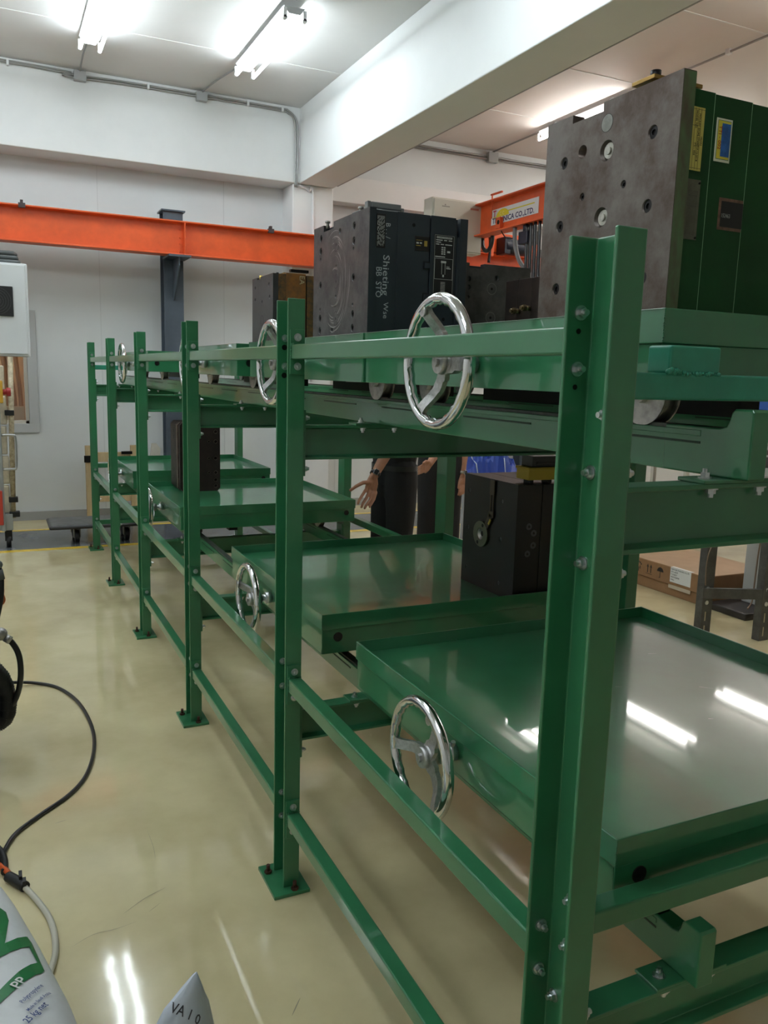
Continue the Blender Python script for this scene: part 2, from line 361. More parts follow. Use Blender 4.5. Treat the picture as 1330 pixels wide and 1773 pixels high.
# tube lamps -------------------------------------------------------
TUBE_C = mat('lit cool tube', (1, 1, 1), emit=(0.86, 0.95, 1.0), estr=TUBE_POWER)
TUBE_W = mat('lit warm white tube', (1, 1, 1), emit=(1.0, 0.955, 0.90), estr=TUBE_POWER)
LAMPBODY = mat('dimmed white lamp batten', (0.45, 0.46, 0.47), 0.4)  # white enamel, darkened in its colour to hold back the tube glare
def lamp(x, y0, y1, label, warm=False):
    t = thing('fluorescent_lamp', label, 'ceiling lamp', (x, (y0+y1)/2, ZC-0.06), 'twin tube ceiling lamps')
    zt = ZC-0.05; zb_ = ZC-0.14
    part('lamp_body', MB().prism([(x-0.085, zt), (x-0.045, zt-0.05), (x+0.045, zt-0.05), (x+0.085, zt)], 'y', y0+0.02, y1-0.02), LAMPBODY, t)  # widened so it shades the ceiling from the tubes
    for yy in (y0+0.25, y1-0.25): part('added_lamp_stem', MB().box(x-0.03, yy-0.02, zt, x+0.03, yy+0.02, ZC), WHITEP, t)  # added stems, drop the lamp to soften its glow on the ceiling
    for s in (-1, 1):
        xx = x+s*0.078
        tb = part('tube', MB().cyl((xx, y0+0.03, zb_), (xx, y1-0.03, zb_), 0.0145, n=12), TUBE_W if warm else TUBE_C, t)
        for yy, d in ((y0, 1), (y1, -1)):
            part('end_cap', MB().cyl((xx, yy, zb_), (xx, yy+d*0.03, zb_), 0.016, n=12).box(xx-0.012, yy, zb_, xx+0.012, yy+d*0.018, zt-0.02), WHITEP, tb)
    return t
lamp(0.12, 5.55, 6.95, 'twin tube ceiling lamp near the upper left corner of the picture')
lamp(1.44, 5.50, 6.90, 'twin tube ceiling lamp beside the overhead beam, seen whole')
lamp(4.95, 5.80, 7.20, 'twin tube ceiling lamp peeping out behind the green and steel mould', True)
lamp(6.60, 5.80, 7.20, 'twin tube ceiling lamp of the far bay, hidden behind the tallest mould', True)
COLN = {-2.6: 'left wall', -1.25: 'left aisle', 0.12: 'left rack side', 1.44: 'beam side', 4.95: 'bay conduit', 6.60: 'bay middle', 8.2: 'right wall'}
ROWN = {5.5: 'far wall row', 2.3: 'second row', -0.9: 'third row', -4.1: 'near wall row'}
for x in COLN:  # unseen lamps added for ambient light, with an extra row on the left
    for y in ROWN:
        if y == 5.5 and x in (0.12, 1.44, 4.95, 6.60): continue
        if y < 0 and (x > 0 or y < -2): continue
        lamp(x, y, y+1.4, 'added unseen twin tube lamp for ambient light, %s, %s' % (COLN[x], ROWN[y]), x > 3)

# ================================================================== THE RACK
PY = [0.0, 1.34, 2.673, 4.006, 5.319, 6.602]
H = 1.8; FW = 0.051; DP = 0.104
XRW = 1.289                                     # right row: inner web face
rack = thing('storage_rack', 'long green steel two-tier mould rack with channel posts and bolted rails', 'rack', (0.67, 3.3, 0))
tw, tf = 0.0055, 0.0075
def channel_profile():
    # open towards -x, web on +x side
    return [(0, 0), (FW, 0), (FW, DP), (0, DP), (0, DP-tf), (FW-tw, DP-tf), (FW-tw, tf), (0, tf)]
pm_l = MB().prism(channel_profile(), 'z', 0.012, H).mesh('channel_post')
pm_r = MB().prism([(FW-x, y) for x, y in channel_profile()][::-1], 'z', 0.012, H).mesh('channel_post_mirror')
plate_me = MB().box(-0.04, -0.035, 0, FW+0.025, DP+0.035, 0.012).mesh('base_plate')
# hex nut with washer and stud pointing to -y (local)
def nut_mesh(r=0.0076):
    mb = MB(); mb.cyl((0, 0, 0), (0, -0.002, 0), r*1.42, n=18, smooth=False)
    mb.cyl((0, -0.002, 0), (0, -0.009, 0), r, n=6, smooth=False); mb.cyl((0, -0.009, 0), (0, -0.015, 0), r*0.58, n=10, smooth=False)
    return mb.mesh('bolt_nut')
nut = nut_mesh(); nut.materials.append(ZINC)
anchor = MB().cyl((0, 0, 0), (0, 0, 0.008), 0.012, n=6, smooth=False).cyl((0, 0, 0.008), (0, 0, 0.028), 0.006, n=10).mesh('anchor_bolt'); anchor.materials.append(RUST)
hole_me = MB().cyl((0, 0.001, 0), (0, -0.0006, 0), 0.008, n=14, smooth=False).mesh('bolt_hole'); hole_me.materials.append(DARKHOLE)
hole_s = MB().cyl((0, 0.001, 0), (0, -0.0006, 0), 0.004, n=10, smooth=False).mesh('small_hole'); hole_s.materials.append(DARKHOLE)
RAILZ = [(1.634, 1.674), (0.655, 0.697), (0.220, 0.261)]
posts = []
for i, y in enumerate(PY):
    for side in (0, 1):
        x = 0.0 if side == 0 else XRW
        p = inst('post', pm_l if side == 0 else pm_r, GREEN, rack, (x, y, 0)); bev(p, 0.0022, 2)
        b = inst('base_plate', plate_me, GREEN, p, (x if side == 0 else x+0.0, y, 0)); bev(b, 0.0015, 1)
        inst('anchor_bolt', anchor, None, p, (x+0.03, y-0.02, 0.012)); inst('anchor_bolt', anchor, None, p, (x-0.02, y+DP-0.01, 0.012))
        posts.append(p)
        if side == 0:
            for (z0, z1) in RAILZ:
                zc = (z0+z1)/2
                for dz in (0.04, -0.04):
                    if i < 5: inst('nut', nut, None, p, (0.024, y+DP-tf, zc+dz), (0, random.random(), 0))          # nuts on the far flange
                    if i > 0: inst('nut', nut, None, p, (0.027, y-0.006, zc+dz), (0, random.random(), 0))            # bolts on the rail end plate
                    if i < 2 and z0 > 1: inst('bolt_hole', hole_me if i else hole_s, None, p, (0.022, y+DP-tf-0.0002, zc+dz-0.026))
            # nuts on the web (they point to -x)
            for zz, yy in ((1.55, 0.052), (1.464, 0.076), (1.394, 0.030), (1.326, 0.079), (0.784, 0.051), (0.703, 0.053), (0.594, 0.077), (0.460, 0.077)):
                inst('nut', nut, None, p, (FW-tw, y+yy, zz), (0, 0, -math.pi/2))
            for zz in (1.469, 1.322, 0.600, 0.452):
                inst('nut', nut, None, p, (FW+0.008, y+0.020, zz), (0, 0, math.pi/2))
                
# side rails between posts, left and right
for side in (0, 1):
    for i in range(5):
        for k, (z0, z1) in enumerate(RAILZ):
            xa = 0.008 if side == 0 else XRW+0.003
            y0 = PY[i]+DP; y1 = PY[i+1]
            if side == 1 and k == 0: continue
            r = part('side_rail', MB().box(xa, y0+0.006, z0, xa+0.04, y1-0.006, z1), GREEN, rack, 0.004, 3)
            zc = (z0+z1)/2
            for (a, b) in ((y0, y0+0.006), (y1-0.006, y1)):
                part('end_plate', MB().box(xa-0.003, a, zc-0.062, xa+0.040, b, zc+0.062), GREEN, r, 0.001, 1)
            if side == 0 and i < 3:
                wm = MB(); yw = y1-0.0065
                for q_ in range(9): wm.sphere((xa+0.001+q_*0.0046, yw, z1+0.0006+0.0008*math.sin(q_*2.3)), 0.0026+0.0009*math.sin(q_*1.7+i), 8)
                for q_ in range(7): wm.sphere((xa-0.0002, yw, z0+0.003+q_*0.0055), 0.0021+0.0007*math.sin(q_*2.1), 8)
                part('weld_bead', wm, GREEN, r)
# weld beads at the top rail ends on the nearer posts
WELD = mat('green painted weld', (0.04, 0.24, 0.10), 0.2, bump=0.6, bscale=260, coat=0.5)
# cross beams
def ibeam(y, z0, z1, x0, x1, name, m):
    yc = y+DP/2; fwid = 0.025
    mb = MB()
    prof = [(yc-fwid, z0), (yc+fwid, z0), (yc+fwid, z0+0.0075), (yc+0.0028, z0+0.011), (yc+0.0028, z1-0.011), (yc+fwid, z1-0.0075), (yc+fwid, z1), (yc-fwid, z1), (yc-fwid, z1-0.0075), (yc-0.0028, z1-0.011), (yc-0.0028, z0+0.011), (yc-fwid, z0+0.0075)]
    mb.prism(prof, 'x', x0, x1)
    return part(name, mb, m, rack, 0.0012, 2)
UB, LB = (1.347, 1.447), (0.477, 0.577)
for i, y in enumerate(PY):
    for (z0, z1) in (UB, LB):
        cb = ibeam(y, z0, z1, FW+0.008, XRW-0.008, 'cross_beam', GREEN)
        for xa in (FW, XRW-0.008):
            part('end_plate', MB().box(xa, y+0.008, z0-0.045, xa+0.008, y+DP-0.008, z1+0.045), GREEN, cb, 0.001, 1)
# end tubes with stop blocks at both ends
for y, first in ((PY[0], True), (PY[5], False)):
    yc = y+DP/2
    part('end_tube', MB().box(FW, yc-0.021, 1.573, XRW, yc+0.019, 1.612), TEAL, rack, 0.004, 3, 'teal painted end tube')
    part('end_tube', MB().box(FW, yc-0.021, 0.725, XRW, yc+0.019, 0.764), GREEN, rack, 0.004, 3)
    if not first: part('end_tube', MB().box(FW, yc-0.021, 0.222, XRW, yc+0.019, 0.262), GREEN, rack, 0.004, 3)
for xa in (0.14, 1.09):
    sb = part('stop_block', MB().box(xa, 0.032, 1.612, xa+0.10, 0.080, 1.652), TEAL, rack, 0.004, 3, 'teal painted stop block')
    mbw = MB()
    for k in range(16): mbw.sphere((xa+0.003+k*0.0063, 0.032, 1.612+0.001*math.sin(k*2.1)), 0.0032+0.0012*math.sin(k*1.7), 8)
    for k in range(5): mbw.sphere((xa-0.004+k*0.005, 0.030, 1.614+0.002*k % 0.004), 0.0045, 8)
    part('weld_bead', mbw, TEAL, sb)
# carriage rails along the rack
def stop_profile(z0, zt, zs, y0):
    return [(y0, z0), (y0+0.18, z0), (y0+0.18, zt), (y0+0.062, zt), (y0+0.050, zt+0.004), (y0+0.046, zt+0.012), (y0+0.043, zs-0.006), (y0+0.037, zs), (y0+0.004, zs), (y0, zs-0.004)]
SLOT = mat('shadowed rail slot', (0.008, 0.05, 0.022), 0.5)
RAILTOP = mat('worn rail top', (0.05, 0.06, 0.05), 0.4, 0.5, var=0.4, scale=20)
for (zb, zt) in ((1.453, 1.53), (0.583, 0.657)):
    for xr in (0.285, 1.045):
        rl = part('carriage_rail', MB().box(xr, 0.10, zb, xr+0.035, 6.72, zt-0.008), GREEN, rack, 0.002, 2)
        part('rail_bar', MB().box(xr+0.004, 0.10, zt-0.008, xr+0.031, 6.72, zt), RAILTOP, rl)
        part('rail_cap', MB().box(xr-0.002, 0.10, zt-0.016, xr+0.004, 6.72, zt-0.006), GREEN, rl, 0.001, 1)
        part('rail_stop', MB().prism(stop_profile(zb, zt, zt+0.031, 0.0), 'x', xr-0.001, xr+0.036), GREEN, rl, 0.003, 3)
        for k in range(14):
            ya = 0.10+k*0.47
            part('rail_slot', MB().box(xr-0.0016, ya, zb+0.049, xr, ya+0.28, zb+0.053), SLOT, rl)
        for y in PY:
            yc = y+DP/2
            fp = part('foot_plate', MB().box(xr-0.062, yc-0.026, zb-0.006, xr+0.10, yc+0.030, zb), GREEN, rl, 0.001, 1)
            for xx in (xr-0.035, xr+0.07):
                inst('nut', nut, None, fp, (xx, yc, zb), (-math.pi/2, 0, 0))
                inst('nut', nut, None, fp, (xx, yc-0.014, zb-0.006-0.0075), (math.pi/2, 0, 0))

# ================================================================== TRAY CARTS
CX0, CX1, CL = 0.168, 1.236, 1.113
PLUG = mat('black plastic plug', (0.006, 0.004, 0.006), 0.35)
wheel_me = MB()
wheel_me.cyl((-0.013, 0, 0), (0.013, 0, 0), 0.046, n=28).cyl((-0.018, 0, 0), (-0.013, 0, 0), 0.054, n=28).cyl((0.013, 0, 0), (0.018, 0, 0), 0.054, n=28).cyl((-0.03, 0, 0), (0.03, 0, 0), 0.016, n=12)
wheel_me = wheel_me.mesh('cart_wheel'); wheel_me.materials.append(STEEL)
def hand_rim():
    n, k = 72, 12; R = 0.1275; vs = []; fs = []
    for i in range(n):
        t = 2*math.pi*i/n
        for j in range(k):
            q = 2*math.pi*j/k; rr = 0.0125
            inner = max(0, -math.cos(q))
            rr += 0.0022*inner*math.cos(24*t)-0.001*inner
            rad = R+rr*math.cos(q)
            vs.append((rr*math.sin(q), rad*math.cos(t), rad*math.sin(t)))
    for i in range(n):
        for j in range(k): fs.append((i*k+j, ((i+1) % n)*k+j, ((i+1) % n)*k+(j+1) % k, i*k+(j+1) % k))
    return MB().add(vs, fs, True).mesh('handwheel_rim')
rim_me = hand_rim(); rim_me.materials.append(CHROME)
hubm = MB().cyl((0.012, 0, 0), (0.05, 0, 0), 0.026, 0.022, n=24).cyl((0.0, 0, 0), (0.014, 0, 0), 0.023, 0.026, n=24).cyl((-0.006, 0, 0), (0.0, 0, 0), 0.010, n=6, smooth=False)
hub_me = hubm.mesh('handwheel_hub'); hub_me.materials.append(CASTAL)
spm = MB().sweep(smooth_path([(0.0, 0, 0.122), (0.006, 0, 0.105), (0.022, 0, 0.075), (0.026, 0, 0.045), (0.020, 0, 0.012)], 5), (1, 0, 0), [0.013]*4+[0.012]*8+[0.0145]*5+[0.02]*4, 0.0055)
spoke_me = spm.mesh('handwheel_spoke'); spoke_me.materials.append(CASTAL)
pad_me = MB().cyl((-0.004, 0, 0.118), (-0.010, 0, 0.118), 0.011, n=16).cyl((-0.010, 0, 0.118), (-0.0105, 0, 0.118), 0.005, n=12).mesh('grip_boss'); pad_me.materials.append(CASTAL)
shaft_me = MB().cyl((0.05, 0, 0), (0.105, 0, 0), 0.013, n=16).cyl((0.066, 0, 0), (0.088, 0, 0), 0.021, n=20).cyl((0.077, 0, 0.021), (0.077, 0, 0.033), 0.006, n=6, smooth=False).mesh('drive_shaft'); shaft_me.materials.append(ZINC)
tray_mb = MB(); W = CX1-CX0; t = 0.005
tray_mb.box(0, 0, 0.127, W, t, 0.179).box(0, CL-t, 0.127, W, CL, 0.179).box(0, t, 0.127, t, CL-t, 0.179).box(W-t, t, 0.127, W, CL-t, 0.179).box(t, t, 0.139, W-t, CL-t, 0.145)
tray_me = tray_mb.mesh('tray'); tray_me.materials.append(GREEN_TRAY)
frame_mb = MB(); q = 0.004
frame_mb.box(q, q, 0.046, W-q, q+0.006, 0.127).box(q, CL-q-0.006, 0.046, W-q, CL-q, 0.127).box(q, q+0.006, 0.046, q+0.006, CL-q-0.006, 0.127).box(W-q-0.006, q+0.006, 0.046, W-q, CL-q-0.006, 0.127)
frame_mb.box(0.25, q+0.007, 0.06, 0.29, CL-q-0.007, 0.126).box(0.80, q+0.007, 0.06, 0.84, CL-q-0.007, 0.126).box(0.2905, 0.50, 0.05, 0.7995, 0.62, 0.06)
frame_me = frame_mb.mesh('cart_frame'); frame_me.materials.append(GREEN_TRAY)
axle_me = MB().cyl((0.02, 0, 0), (W-0.02, 0, 0), 0.011, n=12).mesh('axle'); axle_me.materials.append(STEEL)
plug_me = MB().cyl((0, 0.004, 0), (0, -0.0015, 0), 0.0155, n=20).mesh('hole_plug'); plug_me.materials.append(PLUG)
chain_me = MB().box(0.31, 0.12, 0.008, 0.36, CL-0.12, 0.045).mesh('drive_chain'); chain_me.materials.append(DARKHOLE)
weld_mes = []
for (cx_, cy_, ex, ey, n_) in ((0.0005, 0.0005, 0, 0, 12), (0.30, CL-0.006, 0.004, 0, 9), (0.72, CL-0.006, 0.004, 0, 9)):
    wm = MB()
    for q_ in range(n_):
        if ex == 0: wm.sphere((cx_, cy_, 0.132+q_*0.0036), 0.0015+0.0006*math.sin(q_*2.2), 8)
        else: wm.sphere((cx_+ex*q_, cy_, 0.1462), 0.0024+0.0009*math.sin(q_*1.9), 8)
    me_ = wm.mesh('weld_bead'); me_.materials.append(GREEN_TRAY); weld_mes.append(me_)
scratch_me = MB().add([(0, -0.0006, 0), (1, -0.0002, 0), (1, 0.0002, 0), (0, 0.0006, 0)], [(0, 1, 2, 3)]).mesh('scratch'); scratch_me.materials.append(mat('bare scratch', (0.45, 0.5, 0.46), 0.4))
random.seed(21)
def cart(y0, zr, ang, label, rz=0.0):
    t = thing('tray_cart', label, 'tray cart', (CX0, y0, zr), 'green tray carts on the rack rails')
    t.rotation_euler = (0, 0, rz)
    def C(name, me, loc=(0, 0, 0), rot=None, par=t, bevel=0):
        o = bpy.data.objects.new(name, me); COL.objects.link(o); o.parent = par; o.location = loc
        if rot: o.rotation_euler = rot
        if bevel: bev(o, bevel, 2)
        return o
    C('tray', tray_me, bevel=0.0015); C('cart_frame', frame_me, bevel=0.0015)
    for yy in (0.16, CL-0.16):
        C('axle', axle_me, (0, yy, 0.055))
        for xx in (0.285+0.0175-CX0, 1.045+0.0175-CX0): C('cart_wheel', wheel_me, (xx, yy, 0.047))
    C('drive_chain', chain_me)
    for wme in weld_mes: C('weld_bead', wme)
    for q_ in range(7):
        xx, yy, aa, ll = random.uniform(0.25, W-0.15), random.uniform(0.15, CL-0.15), random.uniform(-0.9, -0.3), random.uniform(0.012, 0.035)
        C('scratch', scratch_me, (xx, yy, 0.1453), (0, 0, aa)).scale = (ll, 1, 1)
    for xx in (0.058, W-0.058): C('hole_plug', plug_me, (xx, q-0.0005, 0.10))
    hw = C('handwheel', rim_me, (-0.088, CL/2-0.015, 0.0965), (math.radians(ang), 0, 0))
    C('handwheel_hub', hub_me, (0, 0, 0), None, hw); C('drive_shaft', shaft_me, (0, 0, 0), None, hw)
    for k in range(3):
        C('handwheel_spoke', spoke_me, (0, 0, 0), (k*2*math.pi/3, 0, 0), hw)
    C('grip_boss', pad_me, (0, 0, 0), (0, 0, 0), hw)
    return t
# the spoke mesh points to +z; a +angle about x turns +y towards +z, so +z -> -y
cart(0.080, 1.53, -28, 'green tray cart carrying the steel-faced green mould, nearest on the upper tier')
cart(1.203, 1.53, -18, 'green tray cart under the dark grey mould with white scribble, upper tier')
cart(2.500, 1.53, 20, 'green tray cart under the rusty orange mould, upper tier')
cart(4.650, 1.53, 45, 'empty farthest green tray cart of the upper tier')
cart(0.090, 0.657, 23, 'empty green tray cart nearest the camera, lower tier')
cart(1.478, 0.657, -75, 'green tray cart carrying the black mould with yellow connector, lower tier')
cart(3.690, 0.657, 10, 'green tray cart carrying the drilled brown steel block, lower tier')
cart(5.415, 0.657, -30, 'empty farthest green tray cart of the lower tier')

# ================================================================== MOULDS
ZU, ZL = 1.53+0.145, 0.657+0.145
M1STEEL = mat('worn steel plate', (0.165, 0.145, 0.13), 0.40, 0.5, var=0.0, scale=9, col2=(0.072, 0.046, 0.034), bump=0.05, bscale=90, rvar=0.10)
M1EDGE = mat('stained green steel edge', (0.11, 0.20, 0.085), 0.5, 0.2, scale=22, col2=(0.11, 0.085, 0.055), stretch=(1, 1, 0.4))
M1GREEN = mat('dark green mould paint', (0.005, 0.055, 0.012), 0.5, var=0.2, scale=6, spec=0.3)
M2STEEL = mat('blued steel plate', (0.060, 0.060, 0.062), 0.38, 0.6, scale=14, col2=(0.11, 0.11, 0.11), bump=0.03, bscale=80, rvar=0.1)
M2BODY = mat('slate blue mould paint', (0.024, 0.032, 0.042), 0.45, var=0.12, scale=5)
LINE = mat('thin bright edge line', (0.22, 0.38, 0.22), 0.5)
def screw(parent, c, axis, r, depth=0.006, name='socket_screw', m=DARKHOLE):
    c = Vector(c); a = Vector(axis)
    mb = MB().ring(c-a*depth, a, r*0.45, r*0.92, depth*0.5, 20).cyl(c-a*depth*1.02, c-a*depth*0.99, r*0.9, n=16)
    return part(name, mb, m, parent)
def plate_with_holes(name, box, m, parent, holes, axis='x', bevel=0.0015, notch=None):
    o = part(name, MB().box(*box), m, parent)
    cut = MB()
    d = 1
    for (a, b, r, dep) in holes:
        if axis == 'x': cut.cyl((box[0]-0.01, a, b), (box[0]+dep, a, b), r, n=24)
        else: cut.cyl((a, box[1]-0.01, b), (a, box[1]+dep, b), r, n=24)
    if notch: cut.box(*notch)
    boolean_cut(o, cut.mesh('cut', origin(parent)))
    o.data.materials[0] = m
    return o

# mould 1: steel faced green mould
m1 = thing('injection_mould', 'tall injection mould with worn steel face plate and dark green sides', 'mould', (0.70, 0.60, ZU))
big = [(0.731, 2.083), (0.450, 2.084), (0.451, 1.945), (0.734, 1.945), (0.735, 1.806), (0.450, 1.806)]
small = [(0.526, 2.0), (0.659, 1.998)]
rings = [(0.586, 2.079), (0.591, 1.944)]
holes = [(a, b, 0.0135, 0.012) for a, b in big]+[(a, b, 0.0085, 0.010) for a, b in small]+[(a, b, 0.0215, 0.012) for a, b in rings]+[(0.667, 2.094, 0.0145, 0.028)]
pl = plate_with_holes('clamp_plate', (0.45, 0.378, ZU, 0.4815, 0.80, 2.18), M1STEEL, m1, holes, 'x', notch=(0.44, 0.605, 2.162, 0.49, 0.708, 2.19))
for a, b in big: screw(pl, (0.45, a, b), (-1, 0, 0), 0.0130, 0.006)
for a, b in small: screw(pl, (0.45, a, b), (-1, 0, 0), 0.008, 0.005)
for a, b in rings:
    part('locating_boss', MB().cyl((0.455, a-0.002, b), (0.4615, a-0.002, b), 0.0165, n=24).cyl((0.4515, a-0.002, b), (0.455, a-0.002, b), 0.008, n=16), mat('bright boss steel', (0.42, 0.41, 0.36), 0.35, 0.8, var=0.2, scale=60), pl, 0.0008)
    screw(pl, (0.4515, a-0.002, b), (-1, 0, 0), 0.005, 0.002)
part('round_plug', MB().cyl((0.4497, 0.59, 2.135), (0.455, 0.59, 2.135), 0.0175, n=28), mat('grey plug steel', (0.19, 0.19, 0.17), 0.4, 0.6, var=0.2, scale=50), pl)
part('round_plug_gap', MB().ring((0.4498, 0.59, 2.135), (-1, 0, 0), 0.0175, 0.0185, 0.0002, 28), DARKHOLE, pl)
part('plate_edge', MB().box(0.4515, 0.3772, ZU, 0.4812, 0.3781, 2.178), M1EDGE, pl)
xs = [(0.4815, 0.537), (0.5378, 0.6375), (0.6385, 0.79), (0.7908, 0.90)]
for i, (a, b) in enumerate(xs):
    bp = part('mould_plate', MB().box(a, 0.381, ZU, b, 0.797, 2.151-0.002*i), M1GREEN, m1, 0.0012)
    part('edge_line', MB().box(b-0.0008, 0.3806, ZU, b, 0.382, 2.150-0.002*i), LINE, bp)
part('clamp_plate', MB().box(0.90, 0.378, ZU, 0.93, 0.80, 2.18), M1STEEL, m1, 0.0012)
# brass lifting strap on the top
lb = part('lifting_strap', MB().box(0.47, 0.48, 2.196, 0.60, 0.545, 2.204), mat('brass strap', (0.36, 0.22, 0.06), 0.45, 0.6, var=0.2, scale=20), m1, 0.001)
part('strap_post', MB().cyl((0.50, 0.51, 2.15), (0.50, 0.51, 2.196), 0.009, n=12).cyl((0.58, 0.51, 2.15), (0.58, 0.51, 2.196), 0.009, n=12), MATS['brass strap'], lb)
part('strap_bolt', MB().cyl((0.50, 0.51, 2.204), (0.50, 0.51, 2.222), 0.011, n=14), DARKHOLE, lb)
part('top_fitting', MB().box(0.49, 0.64, 2.15, 0.52, 0.66, 2.176).box(0.50, 0.615, 2.15, 0.53, 0.632, 2.18).cyl((0.495, 0.68, 2.15), (0.495, 0.68, 2.172), 0.008), DARKHOLE, m1)
# labels on the near side
YN1 = 0.381
def side_label(par, x0, x1, z0, z1, m, name, th=0.0012, y=YN1): return part(name, MB().box(x0, y-th, z0, x1, y, z1), m, par, 0.0004, 1)
INK = mat('black ink', (0.01, 0.01, 0.01), 0.6); REDINK = mat('red ink', (0.45, 0.02, 0.01), 0.6)
yl = side_label(m1, 0.4835, 0.513, 2.004, 2.119, mat('yellow label', (0.62, 0.52, 0.12), 0.45), 'yellow_label')
ly = YN1-0.0013
mb = MB()
for x in (0.4885, 0.496, 0.5035): mb.box(x, ly-0.0002, 2.006, x+0.0006, ly, 2.117)
for z in (2.085,): mb.box(0.484, ly-0.0002, z, 0.5035, ly, z+0.0006)
for z in (2.068, 2.050): mb.box(0.496, ly-0.0002, z, 0.5035, ly, z+0.0006)
mb.box(0.484, ly-0.0002, 2.008, 0.5125, ly, 2.0086).box(0.484, ly-0.0002, 2.1145, 0.5125, ly, 2.1151)
part('label_lines', mb, INK, yl)
DN, RX = (0, 0, -1), (1, 0, 0)
for s, x, z, sz in (('MOULD', 0.4985, 2.108, 0.0062), ('MODEL NO.', 0.4905, 2.113, 0.0062), ('YEARS', 0.506, 2.068, 0.0062), ('DUAL', 0.498, 2.082, 0.0062), ('START', 0.498, 2.065, 0.0062), ('17-12-2018', 0.498, 2.048, 0.0058), ('TTI - 002', 0.4905, 2.055, 0.0062)):
    text('label_text', s, sz, INK, yl, (x, ly, z), DN, RX)
bl = side_label(m1, 0.545, 0.587, 2.028, 2.108, mat('cream label card', (0.68, 0.68, 0.55), 0.4), 'blue_label')
part('label_ring', MB().box(0.5485, ly-0.0003, 2.0325, 0.5835, ly, 2.1045), mat('teal label line', (0.02, 0.16, 0.13), 0.5), bl, 0.004, 3)
part('label_field', MB().box(0.5495, ly-0.0006, 2.0335, 0.5825, ly-0.0001, 2.1035), mat('yellow field', (0.70, 0.58, 0.05), 0.4), bl, 0.004, 3)
part('label_panel', MB().box(0.5595, ly-0.0009, 2.038, 0.5825, ly-0.0002, 2.099), mat('blue panel', (0.02, 0.12, 0.40), 0.4, var=0.3, scale=60), bl)
text('label_text', 'TTI - 002', 0.0115, REDINK, bl, (0.5515, ly-0.0007, 2.094), DN, RX)
gp = side_label(m1, 0.4835, 0.517, 1.876, 1.988, mat('engraved grey plate', (0.13, 0.125, 0.09), 0.45, 0.4, var=0.15, scale=40), 'engraved_plate')
mb = MB()
for k in range(9): mb.box(0.487+k*0.0028, ly-0.0002, 1.885, 0.4875+k*0.0028, ly, 1.968)
mb.box(0.487, ly-0.0002, 1.958, 0.51, ly, 1.9585).box(0.487, ly-0.0002, 1.938, 0.51, ly, 1.9385)
part('engraved_lines', mb, mat('engraving', (0.05, 0.05, 0.035), 0.6), gp)
for z in (1.982, 1.880): part('rivet', MB().cyl((0.513, YN1-0.003, z), (0.513, YN1, z), 0.0022, n=10), DARKHOLE, gp)
rc = side_label(m1, 0.570, 0.6365, 1.902, 1.963, mat('rusty recess rim', (0.17, 0.09, 0.06), 0.6, 0.2, var=0.3, scale=80), 'recess_rim', 0.0008)
part('recess_field', MB().box(0.5765, YN1-0.0011, 1.908, 0.6365, YN1-0.0002, 1.957), mat('recess black', (0.006, 0.005, 0.006), 0.5), rc)
text('recess_text', '152463', 0.011, mat('chalk mark', (0.30, 0.30, 0.28), 0.8), rc, (0.578, YN1-0.0012, 1.926), (1, 0, 0), (0, 0, 1), sx=0.75)

# mould 2: slate grey mould
m2 = thing('injection_mould', 'slate grey injection mould with white scribble and black nameplates', 'mould', (0.59, 1.96, ZU))
big = [(1.829, 2.10), (1.829, 2.051), (1.828, 1.928), (1.828, 1.804), (1.828, 1.757), (2.147, 2.098), (2.147, 2.052), (2.147, 1.927), (2.146, 1.804), (2.146, 1.758)]
small = [(1.831, 2.025), (1.829, 1.836), (2.148, 2.022), (2.148, 1.837), (1.988, 1.981), (1.989, 1.875)]
rings = [(1.991, 2.058), (1.987, 1.928), (1.985, 1.796)]
holes = [(a, b, 0.0135, 0.009) for a, b in big]+[(a, b, 0.0065, 0.01) for a, b in small]+[(1.958, 2.099, 0.0115, 0.018), (2.02, 1.757, 0.0115, 0.018)]
pl = plate_with_holes('clamp_plate', (0.40, 1.70, ZU, 0.4245, 2.222, 2.142), M2STEEL, m2, holes, 'x', notch=(0.39, 2.02, 2.118, 0.43, 2.12, 2.15))
for a, b in big: screw(pl, (0.40, a, b), (-1, 0, 0), 0.0130, 0.005)
for a, b in rings:
    part('ring_groove', MB().ring((0.4003, a, b), (-1, 0, 0), 0.0235, 0.0255, 0.0004, 32), DARKHOLE, pl)
    part('ring_boss', MB().cyl((0.3996, a, b), (0.402, a, b), 0.0232, n=28), M2STEEL, pl)
    part('ring_centre', MB().cyl((0.3992, a, b), (0.401, a, b), 0.005, n=12), DARKHOLE, pl)
# polished swirl marks
SW = mat('polished swirl', (0.33, 0.33, 0.32), 0.3, 0.7)
random.seed(3)
for k in range(48):
    r0 = random.uniform(0.045, 0.20); a0 = random.uniform(-2.2, 1.2); ln = random.uniform(0.3, 1.3); cy, cz = 2.005, 1.93
    wd = random.uniform(0.0008, 0.0032); vs = []; n = 14
    for j in range(n+1):
        t_ = a0+ln*j/n; ww = wd*math.sin(math.pi*j/n)
        for s in (-1, 1):
            rr = r0+s*ww
            vs.append((0.39965, cy-0.75*rr*math.cos(t_), cz+rr*math.sin(t_)))
    if any(not (1.705 < v[1] < 2.215 and ZU < v[2] < 2.11) for v in vs): continue
    part('polish_mark', MB().add(vs, [(2*j, 2*j+1, 2*j+3, 2*j+2) for j in range(n)]), SW, pl)
part('plate_edge', MB().box(0.401, 1.6992, ZU, 0.4243, 1.7002, 2.141), M2BODY, pl)
YN2 = 1.703
